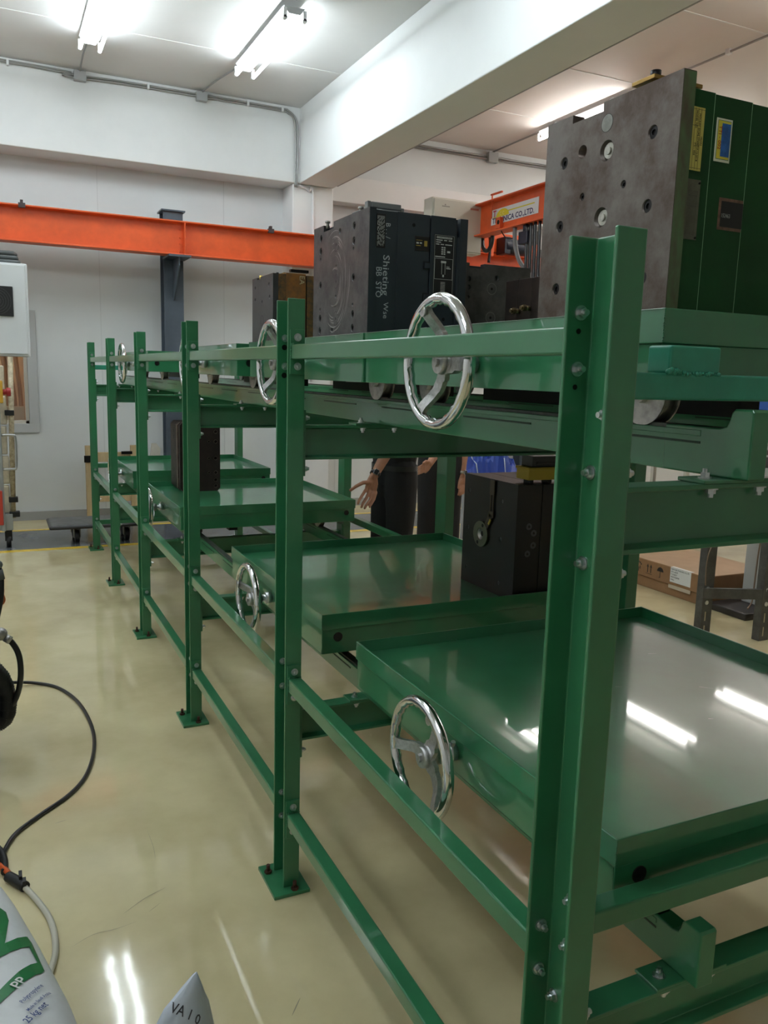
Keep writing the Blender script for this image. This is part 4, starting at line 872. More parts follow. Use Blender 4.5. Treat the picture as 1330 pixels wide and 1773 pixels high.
# near left machine with hoses reaching into the picture
nm = thing('dryer_machine', 'black corrugated hose and hose fittings of a machine cut off by the left edge', 'machine', (-1.3, 2.6, 0))
part('machine_body', MB().box(-1.7, 2.2, 0.12, -0.98, 3.0, 1.0), mat('machine blue grey', (0.20, 0.24, 0.28), 0.4), nm, 0.02, 3)
for x in (-1.6, -1.08):
    for y in (2.3, 2.9): part('machine_castor', MB().cyl((x-0.02, y, 0.05), (x+0.02, y, 0.05), 0.05, n=16).box(x-0.025, y-0.02, 0.05, x+0.025, y+0.02, 0.12), BLACK, nm)
path = smooth_path([(-0.98, 2.6, 0.42), (-0.86, 2.6, 0.44), (-0.78, 2.6, 0.37), (-0.752, 2.6, 0.27), (-0.765, 2.6, 0.185), (-0.82, 2.6, 0.165), (-0.90, 2.6, 0.22), (-0.98, 2.6, 0.25)], 24)
part('corrugated_hose', MB().tube(path, 0.035, 14, rfun=lambda t: 0.033+0.0028*math.sin(t*2*math.pi*75)), BLACK, nm)
part('air_hose', MB().tube(smooth_path([(-0.98, 2.6, 0.55), (-0.80, 2.58, 0.545), (-0.745, 2.57, 0.53), (-0.705, 2.57, 0.46), (-0.70, 2.57, 0.36), (-0.725, 2.58, 0.26), (-0.78, 2.60, 0.20)], 8), 0.0115, 10), BLACKGLOSS, nm)
part('hose_fitting', MB().sphere((-0.765, 2.575, 0.545), 0.026, 14).cyl((-0.75, 2.572, 0.53), (-0.73, 2.57, 0.515), 0.016, n=12), STEEL, nm)
part('hose_fitting', MB().sphere((-0.762, 2.60, 0.82), 0.018, 12).cyl((-0.757, 2.60, 0.80), (-0.75, 2.6, 0.76), 0.012, n=12), MATS['grey cable'], nm)
part('drop_hose', MB().tube(smooth_path([(-0.98, 2.6, 0.84), (-0.80, 2.60, 0.84), (-0.757, 2.60, 0.80), (-0.755, 2.60, 0.70), (-0.775, 2.60, 0.60), (-0.80, 2.6, 0.5), (-0.98, 2.6, 0.45)], 8), 0.010, 10), BLACK, nm)
part('copper_tube', MB().tube(smooth_path([(-0.98, 2.62, 0.73), (-0.78, 2.61, 0.735), (-0.752, 2.61, 0.728), (-0.750, 2.61, 0.70), (-0.768, 2.61, 0.65), (-0.98, 2.61, 0.60)], 8), 0.0055, 8), mat('copper', (0.50, 0.14, 0.05), 0.35, 0.6), nm)

cab = [(-0.92, 3.30), (-0.83, 3.40), (-0.732, 3.425), (-0.625, 3.427), (-0.522, 3.329), (-0.447, 3.103), (-0.417, 2.808), (-0.431, 2.564), (-0.483, 2.338), (-0.558, 2.198), (-0.664, 2.086), (-0.751, 1.981), (-0.80, 1.84), (-0.86, 1.70), (-1.0, 1.62)]
zc = [0.10, 0.05, 0.03, 0.012, 0.008, 0.008, 0.008, 0.008, 0.008, 0.008, 0.008, 0.008, 0.008, 0.008, 0.008]
tag(part('floor_cable', MB().tube(smooth_path([(a[0], a[1], z) for a, z in zip(cab, zc)], 8), 0.008, 10), BLACKGLOSS), 'thin black cable looping over the cream floor', 'cable')
tag(part('power_cable', MB().tube(smooth_path([(-1.0, 2.05, 0.013), (-0.85, 1.98, 0.013), (-0.80, 1.90, 0.013), (-0.785, 1.83, 0.013), (-0.785, 1.755, 0.013)], 8), 0.011, 10), BLACK), 'thick black cable ending above the printed sack at the left edge', 'cable')
wc = thing('white_cable', 'white cable with taped black joint beside the printed sack', 'cable', (-0.70, 1.5, 0))
part('cable_sheath', MB().tube(smooth_path([(-0.737, 1.665, 0.014), (-0.697, 1.568, 0.010), (-0.667, 1.454, 0.010), (-0.662, 1.334, 0.010), (-0.68, 1.244, 0.010), (-0.72, 1.15, 0.010), (-0.78, 1.05, 0.010)], 8), 0.009, 10), mat('ivory cable', (0.52, 0.50, 0.42), 0.45), wc)
part('taped_joint', MB().tube(smooth_path([(-0.775, 1.72, 0.018), (-0.755, 1.69, 0.018), (-0.728, 1.645, 0.016)], 4), 0.016, 10).box(-0.745, 1.665, 0.02, -0.735, 1.70, 0.042).box(-0.735, 1.640, 0.02, -0.725, 1.665, 0.038), BLACK, wc)
part('orange_lead', MB().tube(smooth_path([(-0.81, 1.82, 0.012), (-0.785, 1.77, 0.016), (-0.760, 1.70, 0.018)], 5), 0.009, 8), mat('orange lead', (0.60, 0.10, 0.02), 0.4), wc)

# printed sack: lies on a second one
SACK = mat('white woven sack', (0.66, 0.68, 0.70), 0.5, var=0.03, scale=30, bump=0.12, bscale=9)
Bc = Vector((-1.02, 0.80)); Bd = Vector((-0.23, 0.97)).normalized(); Bn = Vector((Bd.y, -Bd.x))
BA, BB, BZ, BH = 0.325, 0.54, 0.30, 0.155
def sack_uv(x, y):
    d = Vector((x, y))-Bc; return d.dot(Bn)/BA, d.dot(Bd)/BB
def sack_top(x, y):
    u, v = sack_uv(x, y); k = 1-abs(u)**3.0-abs(v)**4.0
    return BZ+BH*(max(k, 0)**0.5)
def sack(name, cz, hh, sa, sb, label, m):
    n, k = 48, 20; vs = []; fs = []
    def ring(t, lev):
        # superellipse outline shrinking with height
        cx = math.copysign(abs(math.cos(t))**(2/3.0), math.cos(t)); sy = math.copysign(abs(math.sin(t))**(2/4.0), math.sin(t)); return cx, sy
    for j in range(1, k):
        ph = math.pi*j/k-math.pi/2; s = math.cos(ph)**0.5 if math.cos(ph) > 0 else 0; z = math.sin(ph)
        s = (1-z*z)**(1/3.4)
        for i in range(n):
            a, b = ring(2*math.pi*i/n, z)
            p = Bc+Bn*(a*s*BA*sa)+Bd*(b*s*BB*sb)
            wob = 0.004*math.sin(9*a+5*b)*(1 if abs(z) < 0.9 else 0)
            vs.append((p.x, p.y, cz+hh*z+wob))
    vs += [(Bc.x, Bc.y, cz-hh), (Bc.x, Bc.y, cz+hh)]
    L = len(vs)
    fs = [(r*n+i, r*n+(i+1) % n, (r+1)*n+(i+1) % n, (r+1)*n+i) for r in range(k-2) for i in range(n)]
    fs += [(L-2, (i+1) % n, i) for i in range(n)]+[(L-1, (k-2)*n+i, (k-2)*n+(i+1) % n) for i in range(n)]
    return MB().add(vs, fs, True)
sk = thing('plastic_sack', 'white resin sack with green V print and Polypropylene lettering', 'sack', (Bc.x, Bc.y, 0.15))
sko = part('sack_body', sack('s', BZ, BH, 1, 1, '', SACK), SACK, sk)
tag(part('plastic_sack', sack('s', 0.069, 0.069, 0.93, 0.95, '', SACK), SACK), 'plain white sack underneath the printed resin sack', 'sack')
def drape(me_verts, lift=0.002):
    """put flat print onto the sack by a vertical ray on its real surface"""
    out = []
    for (x, y) in me_verts:
        hit, loc, nrm, idx = sko.ray_cast(Vector((x, y, 2.0))-origin(sk), Vector((0, 0, -1)))
        out.append((loc.x+sk.location.x+nrm.x*lift, loc.y+sk.location.y+nrm.y*lift, loc.z+sk.location.z+nrm.z*lift) if hit else None)
    return out
def drape_mesh(name, me, xf, m, parent, cuts=0.006, lift=0.002):
    bm = bmesh.new(); bm.from_mesh(me)
    bmesh.ops.triangulate(bm, faces=bm.faces)
    for _ in range(5):
        es = [e for e in bm.edges if e.calc_length() > cuts]
        if not es: break
        bmesh.ops.subdivide_edges(bm, edges=es, cuts=1)
        bmesh.ops.triangulate(bm, faces=bm.faces)
    pts = [xf(v.co) for v in bm.verts]; ws = drape(pts, lift)
    o = origin(parent)
    bad = [v for v, w_ in zip(bm.verts, ws) if w_ is None]
    for v, w_ in zip(bm.verts, ws):
        if w_ is not None: v.co = Vector(w_)-o
    if bad: bmesh.ops.delete(bm, geom=bad, context='VERTS')
    m2_ = bpy.data.meshes.new(name); bm.to_mesh(m2_); bm.free()
    ob = bpy.data.objects.new(name, m2_); link(ob, parent, m); return ob
SGREEN = mat('green sack print', (0.008, 0.16, 0.045), 0.4); SBLUE = mat('blue sack print', (0.03, 0.06, 0.22), 0.5)
bpy.context.view_layer.update()
ident = lambda c: (c.x, c.y)
def polymesh(pts):
    me = bpy.data.meshes.new('p'); me.from_pydata([(a, b, 0) for a, b in pts], [], [tuple(range(len(pts)))]); return me
V = dict(a=(-0.788, 0.955), b=(-0.776, 0.943), c=(-0.771, 0.90), d=(-0.779, 0.798), e=(-0.737, 0.858), f=(-0.729, 0.840), g=(-0.7095, 0.732), h=(-0.716, 0.715), i=(-0.79, 0.616), j=(-0.79, 0.65), k=(-0.721, 0.755), l=(-0.734, 0.812), m=(-0.789, 0.745))
drape_mesh('sack_print', polymesh([(-0.90, 1.0), (-0.84, 0.985), V['a'], V['b'], V['c'], V['d'], V['e'], V['f'], V['l'], V['m'], (-0.90, 0.62), (-0.98, 0.60)][::-1]), ident, SGREEN, sk)
drape_mesh('sack_print', polymesh([V['f'], V['g'], V['h'], V['i'], (-0.92, 0.43), (-0.92, 0.466), V['j'], V['k'], V['l']][::-1]), ident, SGREEN, sk)
def sack_text(s, size, p0, m):
    me = text_mesh(s, size, 0.0, bold=size*0.012)
    d = Vector((0.56, 0.83)).normalized(); nn = Vector((-d.y, d.x))
    drape_mesh('sack_text', me, lambda c: (p0[0]+d.x*c.x+nn.x*c.y, p0[1]+d.y*c.x+nn.y*c.y), m, sk, 0.01, 0.0045)
sack_text('PP', 0.030, (-0.757, 0.648), mat('white sack print', (0.7, 0.72, 0.7), 0.5))
sack_text('Polypropylene', 0.0115, (-0.752, 0.612), SBLUE)
sack_text('Made in Saudi Arabia', 0.0085, (-0.743, 0.592), SBLUE)
sack_text('25 kg net', 0.017, (-0.745, 0.562), SBLUE)
# second standing sack whose tip shows at the bottom
s2 = MB(); n = 22; prof = [(0.0, 0.085, 0.075), (0.1, 0.095, 0.085), (0.25, 0.085, 0.07), (0.33, 0.064, 0.04), (0.375, 0.046, 0.018), (0.40, 0.036, 0.006)]
vs = []
for (z, a, b) in prof:
    for i in range(n):
        t_ = 2*math.pi*i/n; cx = math.cos(t_); sy = math.sin(t_)
        wr = 1+0.05*math.sin(5*t_+z*20)
        vs.append((-0.482+a*cx*wr*0.96+b*sy*0.2+(z*0.02), 0.560+b*sy*wr+a*cx*0.15, z+0.03*cx*(z/0.40)**3))
fs = [(r*n+i, r*n+(i+1) % n, (r+1)*n+(i+1) % n, (r+1)*n+i) for r in range(len(prof)-1) for i in range(n)]
s2.add(vs, fs, True); s2.add(vs, [tuple(range(n))[::-1], tuple(range((len(prof)-1)*n, len(prof)*n))])
sp = thing('small_sack', 'tip of a small white sack with black stamp at the bottom edge', 'sack', (-0.48, 0.56, 0))
part('sack_body', s2, mat('blue white film', (0.55, 0.60, 0.68), 0.45, var=0.04, scale=20, bump=0.25, bscale=26), sp)

sbody = sp.children[0]
bpy.context.view_layer.update()
def stamp(body, size, p0, m):
    me = text_mesh(body, size, 0.0, bold=size*0.01)
    d = Vector((-0.05, 0.55, -0.80)).normalized(); ra = Vector((0.80, -0.35, -0.35)).normalized(); ua = (ra.cross(d)).normalized()*1.0
    bm = bmesh.new(); bm.from_mesh(me); bad = []
    for v in bm.verts:
        P = Vector(p0)+ra*v.co.x+ua*v.co.y-d*0.4
        hit, loc, nrm, idx = sbody.ray_cast(P-origin(sp), d)
        if hit: v.co = loc+nrm*0.001
        else: bad.append(v)
    if bad: bmesh.ops.delete(bm, geom=bad, context='VERTS')
    bm.to_mesh(me); bm.free(); me.materials.clear(); me.materials.append(m)
    o = bpy.data.objects.new('sack_stamp', me); COL.objects.link(o); o.parent = sp
stamp('VA 1 0', 0.022, (-0.495, 0.540, 0.385), mat('black stamp ink', (0.05, 0.05, 0.06), 0.6))

# ================================================================== BACK OF THE ROOM
ft = thing('flatbed_trolley', 'low flatbed trolley with grey deck standing on the walkway', 'trolley', (0.05, 7.05, 0))
part('deck', MB().box(-0.335, 6.88, 0.150, 0.44, 7.33, 0.185), mat('worn grey deck', (0.11, 0.115, 0.115), 0.5, var=0.25, scale=12), ft, 0.015, 3)
part('deck_bumper', MB().box(-0.35, 6.865, 0.145, 0.455, 7.345, 0.178), mat('dark bumper', (0.035, 0.035, 0.037), 0.5), ft, 0.02, 3)
for x in (-0.11, 0.33):
    for y in (6.99, 7.24):
        wq = part('castor', MB().cyl((x-0.02, y, 0.06), (x+0.02, y, 0.06), 0.06, n=20), BLACK, ft, 0.006)
        part('castor_fork', MB().box(x-0.032, y-0.03, 0.05, x-0.024, y+0.04, 0.145).box(x+0.024, y-0.03, 0.05, x+0.032, y+0.04, 0.145).box(x-0.045, y-0.045, 0.138, x+0.045, y+0.06, 0.146), mat('castor fork zinc', (0.25, 0.24, 0.23), 0.45, 0.7), wq)
wd = thing('wooden_frame', 'pale wooden frame leaning by the wall behind the rack', 'frame', (0.4, 8.1, 0))
WOOD = mat('pale pine wood', (0.55, 0.42, 0.24), 0.6, scale=6, col2=(0.48, 0.35, 0.18), stretch=(6, 6, 1))
part('upright', MB().box(0.085, 8.05, 0, 0.145, 8.11, 0.79), WOOD, wd, 0.003)
part('upright', MB().box(0.535, 8.05, 0, 0.60, 8.11, 0.79), WOOD, wd, 0.003)
part('crossbar', MB().box(0.145, 8.06, 0.62, 0.535, 8.10, 0.72), WOOD, wd, 0.003)
part('crossbar', MB().box(0.145, 8.06, 0.20, 0.535, 8.10, 0.26), WOOD, wd, 0.003)
part('corner_bracket', MB().box(0.07, 8.035, 0.62, 0.165, 8.05, 0.69), DARKHOLE, wd)
part('corner_bracket', MB().box(0.44, 8.035, 0.70, 0.55, 8.06, 0.73), DARKHOLE, wd)
tag(part('foam_offcut', MB().prism([(0.66, 0.0), (0.76, 0.0), (0.86, 0.74), (0.82, 0.80), (0.77, 0.80)], 'y', 8.13, 8.18), mat('cream foam', (0.62, 0.58, 0.50), 0.7)), 'slanted cream foam offcut leaning on the wall behind the rack', 'offcut')

ct = thing('carton', 'flat brown shipping carton on the floor behind the rack', 'carton', (4.5, 3.8, 0))
KRAFT = mat('kraft cardboard', (0.27, 0.145, 0.065), 0.7, var=0.08, scale=10); KTOP = mat('kraft cardboard lid top', (0.42, 0.28, 0.17), 0.65, var=0.06, scale=6)
part('carton_base', MB().box(3.85, 3.33, 0, 4.49, 4.30, 0.12), KRAFT, ct, 0.004)
ld = part('carton_lid', MB().box(3.838, 3.318, 0.085, 4.502, 4.312, 0.222), KRAFT, ct, 0.004)
part('lid_top', MB().box(3.842, 3.322, 0.2215, 4.498, 4.308, 0.2235), KTOP, ld)
LX = 3.8375
dl = part('address_label', MB().box(LX-0.001, 3.455, 0.11, LX, 3.66, 0.2215).box(LX, 3.455, 0.2236, LX+0.03, 3.66, 0.2246), mat('white paper label', (0.66, 0.66, 0.64), 0.6), ld)
for i, s in enumerate(('TAIYO KIKI (THAILAND) CO.,LTD.', 'ATY1-650279', 'P 13/130327', 'MADE IN JAPAN', 'C/No.6')):
    text('label_text', s, 0.0165, INK, dl, (LX-0.0013, 3.652, 0.203-i*0.0195), NX, UZ, sx=0.72)
part('clear_tape', MB().box(LX-0.0008, 3.45, 0.060, LX, 3.67, 0.088), mat('clear tape', (0.5, 0.42, 0.32), 0.2), ld)
# printed handling marks
SYM = mat('black carton print', (0.012, 0.010, 0.008), 0.6)
mb = MB()
for y in (3.90, 3.865):
    mb.box(LX-0.0004, y-0.004, 0.125, LX, y+0.004, 0.17); mb.add([(LX-0.0004, y-0.011, 0.17), (LX-0.0004, y+0.011, 0.17), (LX-0.0004, y, 0.196)], [(0, 1, 2)])
mb.box(LX-0.0004, 3.85, 0.115, LX, 3.918, 0.118)
uc = (3.765, 0.160); n = 14
mb.add([(LX-0.0004, uc[0]+0.034*math.cos(math.pi*i/n), uc[1]+0.034*math.sin(math.pi*i/n)) for i in range(n+1)], [tuple(range(n+1))])
mb.box(LX-0.0004, uc[0]-0.0025, 0.112, LX, uc[0]+0.0025, 0.195).box(LX-0.0004, uc[0]-0.0025, 0.112, LX, uc[0]+0.012, 0.116)
for k in range(6):
    a = k*math.pi/6; y, z = 4.0+0.03*math.cos(a), 0.16+0.03*math.sin(a)
    mb.box(LX-0.0004, y-0.006, z-0.006, LX, y+0.006, z+0.006)
mb.box(LX-0.0004, 3.995, 0.115, LX, 4.005, 0.15).box(LX-0.0004, 3.98, 0.135, LX, 3.988, 0.16).box(LX-0.0004, 4.012, 0.135, LX, 4.02, 0.16)
part('handling_marks', mb, SYM, ld)

st = thing('steel_stand', 'slotted angle steel stand legs in front of the brown carton', 'stand', (3.4, 2.65, 0))
GUN = mat('dull slotted steel', (0.12, 0.12, 0.115), 0.45, 0.6, var=0.2, scale=14)
for (x, y) in ((3.22, 2.76), (3.56, 2.60), (3.54, 3.05), (3.90, 2.88)):
    lg = part('leg', MB().prism([(x, y), (x+0.085, y), (x+0.085, y+0.005), (x+0.005, y+0.005), (x+0.005, y+0.055), (x, y+0.055)], 'z', 0.0, 1.18), GUN, st, 0.001)
    for z in (0.03, 0.12, 0.62, 0.71): part('leg_slot', MB().box(x+0.028, y-0.0006, z, x+0.037, y, z+0.06), mat('slot light', (0.55, 0.48, 0.33), 0.5), lg)
    for z in (0.24, 0.33): part('leg_bolt', MB().cyl((x+0.033, y-0.005, z), (x+0.033, y, z), 0.014, n=14), ZINC, lg)
for (a, b) in (((3.22, 2.77), (3.60, 2.60)), ((3.6, 2.62), (3.94, 2.88))):
    d = Vector((b[0]-a[0], b[1]-a[1])).normalized(); nn = Vector((-d.y, d.x))*0.012
    for z in (0.27, 1.10): part('brace', MB().add([(a[0]-nn.x, a[1]-nn.y, z), (b[0]-nn.x, b[1]-nn.y, z), (b[0]+nn.x, b[1]+nn.y, z), (a[0]+nn.x, a[1]+nn.y, z), (a[0]-nn.x, a[1]-nn.y, z+0.065), (b[0]-nn.x, b[1]-nn.y, z+0.065), (b[0]+nn.x, b[1]+nn.y, z+0.065), (a[0]+nn.x, a[1]+nn.y, z+0.065)], [(0, 3, 2, 1), (4, 5, 6, 7), (0, 1, 5, 4), (1, 2, 6, 5), (2, 3, 7, 6), (3, 0, 4, 7)]), GUN, st)
part('stand_top', MB().prism([(3.2, 2.76), (3.62, 2.57), (3.98, 2.92), (3.56, 3.14)], 'z', 1.18, 1.21), GUN, st)
part('hanging_wire', MB().tube(smooth_path([(3.24, 2.74, 0.62), (3.20, 2.73, 0.56), (3.19, 2.73, 0.48), (3.21, 2.74, 0.36)]), 0.004, 6), mat('tan wire', (0.22, 0.15, 0.10), 0.5), st)
pp = thing('machine_post', 'grey machine pedestal with red and blue push buttons beside the carton', 'machine', (4.5, 3.1, 0))
part('pedestal', MB().box(4.10, 3.05, 0.05, 4.30, 3.22, 1.15), mat('pale machine grey', (0.42, 0.42, 0.40), 0.45), pp, 0.006)
part('pedestal_foot', MB().box(3.84, 2.95, 0, 4.5, 3.29, 0.05), mat('oily black foot', (0.03, 0.025, 0.022), 0.4), pp, 0.008)
part('control_strip', MB().box(4.09, 3.04, 0.05, 4.105, 3.07, 1.15), BLACK, pp)
part('red_button', MB().box(4.12, 3.035, 0.30, 4.17, 3.055, 0.39), mat('red push button', (0.30, 0.02, 0.03), 0.4), pp, 0.004)
part('blue_button', MB().cyl((4.15, 3.03, 0.50), (4.15, 3.055, 0.50), 0.035, n=16), mat('teal push button', (0.02, 0.15, 0.20), 0.4), pp)
part('pedestal_wire', MB().tube(smooth_path([(4.02, 3.03, 0.62), (4.0, 3.03, 0.45), (3.98, 3.02, 0.25), (3.95, 3.0, 0.12), (3.90, 2.99, 0.07)]), 0.006, 6), MATS['tan wire'], pp)

# shelf with blue bins far right
shf = thing('bin_shelf', 'steel shelf post and boards holding blue bins far right', 'shelf', (5.3, 4.6, 0))
for x in (4.72, 6.1):
    for y in (4.45, 4.85): part('shelf_post', MB().box(x, y, 0, x+0.035, y+0.035, 1.9), mat('beige shelf steel', (0.5, 0.48, 0.42), 0.4), shf)
for z in (0.55, 1.28): part('shelf_board', MB().box(4.70, 4.43, z, 6.16, 4.90, z+0.03), mat('dark shelf board', (0.02, 0.02, 0.022), 0.5), shf)
BLUEB = mat('blue plastic bin', (0.015, 0.10, 0.52), 0.4)
bin_me = MB().prism([(0, 0), (0.28, 0), (0.30, 0.24), (-0.02, 0.24)], 'y', 0, 0.38).mesh('blue_bin'); bin_me.materials.append(BLUEB)
lipm = MB().box(-0.03, -0.012, 0.215, 0.31, 0.0, 0.24).mesh('bin_lip'); lipm.materials.append(BLUEB)
for i in range(4):
    o = bpy.data.objects.new('blue_bin', bin_me); COL.objects.link(o); o.location = (4.78+i*0.335, 4.46, 1.31)
    tag(o, ('blue plastic bin at the post end of the far right shelf', 'blue plastic bin second from the shelf post, far right', 'blue plastic bin third from the shelf post, far right', 'blue plastic bin farthest along the far right shelf')[i], 'bin', 'blue bins on the far shelf')
    l = bpy.data.objects.new('bin_lip', lipm); COL.objects.link(l); l.parent = o; bev(o, 0.006)

# blue folded tarpaulin on a small bench behind the two people
bt = thing('work_bench', 'grey bench behind the two people under the blue tarpaulin', 'bench', (3.7, 6.2, 0))
part('bench_top', MB().box(3.38, 6.0, 0.60, 4.2, 6.5, 0.64), mat('bench grey', (0.30, 0.31, 0.33), 0.5), bt, 0.004)
for x in (3.42, 4.12):
    for y in (6.04, 6.42): part('leg', MB().box(x, y, 0, x+0.04, y+0.04, 0.60), MATS['bench grey'], bt)
mb = MB(); random.seed(11); n, k = 22, 10; vs = []
for j in range(k+1):
    for i in range(n+1):
        x = 3.42+0.72*i/n; y = 6.06+0.36*j/k
        e = math.sin(math.pi*i/n)**0.5*math.sin(math.pi*j/k)**0.5 if 0 < i < n and 0 < j < k else 0
        z = 0.645+e*(0.10+0.17*random.random()+0.05*abs(math.sin(i*1.35+j*0.5)))
        vs.append((x, y, z))
fs = [(j*(n+1)+i, j*(n+1)+i+1, (j+1)*(n+1)+i+1, (j+1)*(n+1)+i) for j in range(k) for i in range(n)]
mb.add(vs, fs); mb.add([(3.42, 6.06, 0.642), (4.14, 6.06, 0.642), (4.14, 6.42, 0.642), (3.42, 6.42, 0.642)], [(3, 2, 1, 0)])
tarp = tag(part('blue_tarpaulin', mb, mat('blue tarpaulin', (0.012, 0.05, 0.32), 0.35)), 'crumpled blue tarpaulin with pale piping behind the two people', 'tarpaulin')
mbp = MB()
for i in (5, 15): mbp.tube([vs[j*(n+1)+i][:2]+(vs[j*(n+1)+i][2]+0.004,) for j in range(0, k+1)], 0.006, 6)
part('tarp_piping', mbp, mat('pale piping', (0.45, 0.5, 0.6), 0.5), tarp)
tag(part('grey_partition', MB().box(4.55, 7.4, 0, 4.75, 7.46, 1.25).box(4.50, 7.36, 0, 4.80, 7.50, 0.03), mat('blue grey panel', (0.26, 0.30, 0.34), 0.45), None, 0.004), 'narrow blue grey partition panel behind the tarpaulin', 'partition')

# ================================================================== PEOPLE
SKIN = mat('skin', (0.42, 0.20, 0.12), 0.5, var=0.06, scale=40, bump=0.05, bscale=200)
CLOTH = mat('black trousers', (0.006, 0.006, 0.008), 0.75, bump=0.25, bscale=18)
SHIRT = mat('black polo shirt', (0.008, 0.008, 0.011), 0.8, bump=0.2, bscale=22)
HAIR = mat('black hair', (0.01, 0.008, 0.007), 0.5)
def capsule_chain(mb, pts, rs, n=14, flat=None):
    """tapered chain of rings; pts world"""
    mb.tube(pts, 0.01, n, True, None) if False else None
    P = [Vector(p) for p in pts]; m = len(P); vs = []; a = None
    for i, p in enumerate(P):
        t = (P[min(i+1, m-1)]-P[max(i-1, 0)]).normalized()
        if a is None: a = (Vector((1, 0, 0)) if abs(t.x) < 0.9 else Vector((0, 1, 0))); 
        a = (a-t*a.dot(t)).normalized(); b = t.cross(a)
        r = rs[i]; ra, rb = (r if isinstance(r, tuple) else (r, r))
        for k in range(n):
            q_ = 2*math.pi*k/n; vs.append(p+ra*math.cos(q_)*a+rb*math.sin(q_)*b)
    fs = [(i*n+k, i*n+(k+1) % n, (i+1)*n+(k+1) % n, (i+1)*n+k) for i in range(m-1) for k in range(n)]
    mb.add(vs, fs+[tuple(range(n))[::-1], tuple(range((m-1)*n, m*n))], True)
    for i in (0, m-1):
        r = rs[i]; r = min(r) if isinstance(r, tuple) else r
        mb.sphere(P[i], r, 10)
    return mb
def remeshed(name, mb, voxel, m, parent, smooth=6):
    o = part(name, mb, m, parent)
    rm = o.modifiers.new('remesh', 'REMESH'); rm.mode = 'VOXEL'; rm.voxel_size = voxel; rm.use_smooth_shade = True
    sm = o.modifiers.new('smooth', 'SMOOTH'); sm.factor = 0.5; sm.iterations = smooth
    dg = bpy.context.evaluated_depsgraph_get(); dg.update()
    me = bpy.data.meshes.new_from_object(o.evaluated_get(dg)); o.modifiers.clear(); o.data = me
    me.materials.clear(); me.materials.append(m)
    me.polygons.foreach_set('use_smooth', [True]*len(me.polygons)); me.update()
    return o
def frame_of(heading):
    f = Vector((math.cos(heading), math.sin(heading), 0)); l = Vector((-f.y, f.x, 0)); return f, l
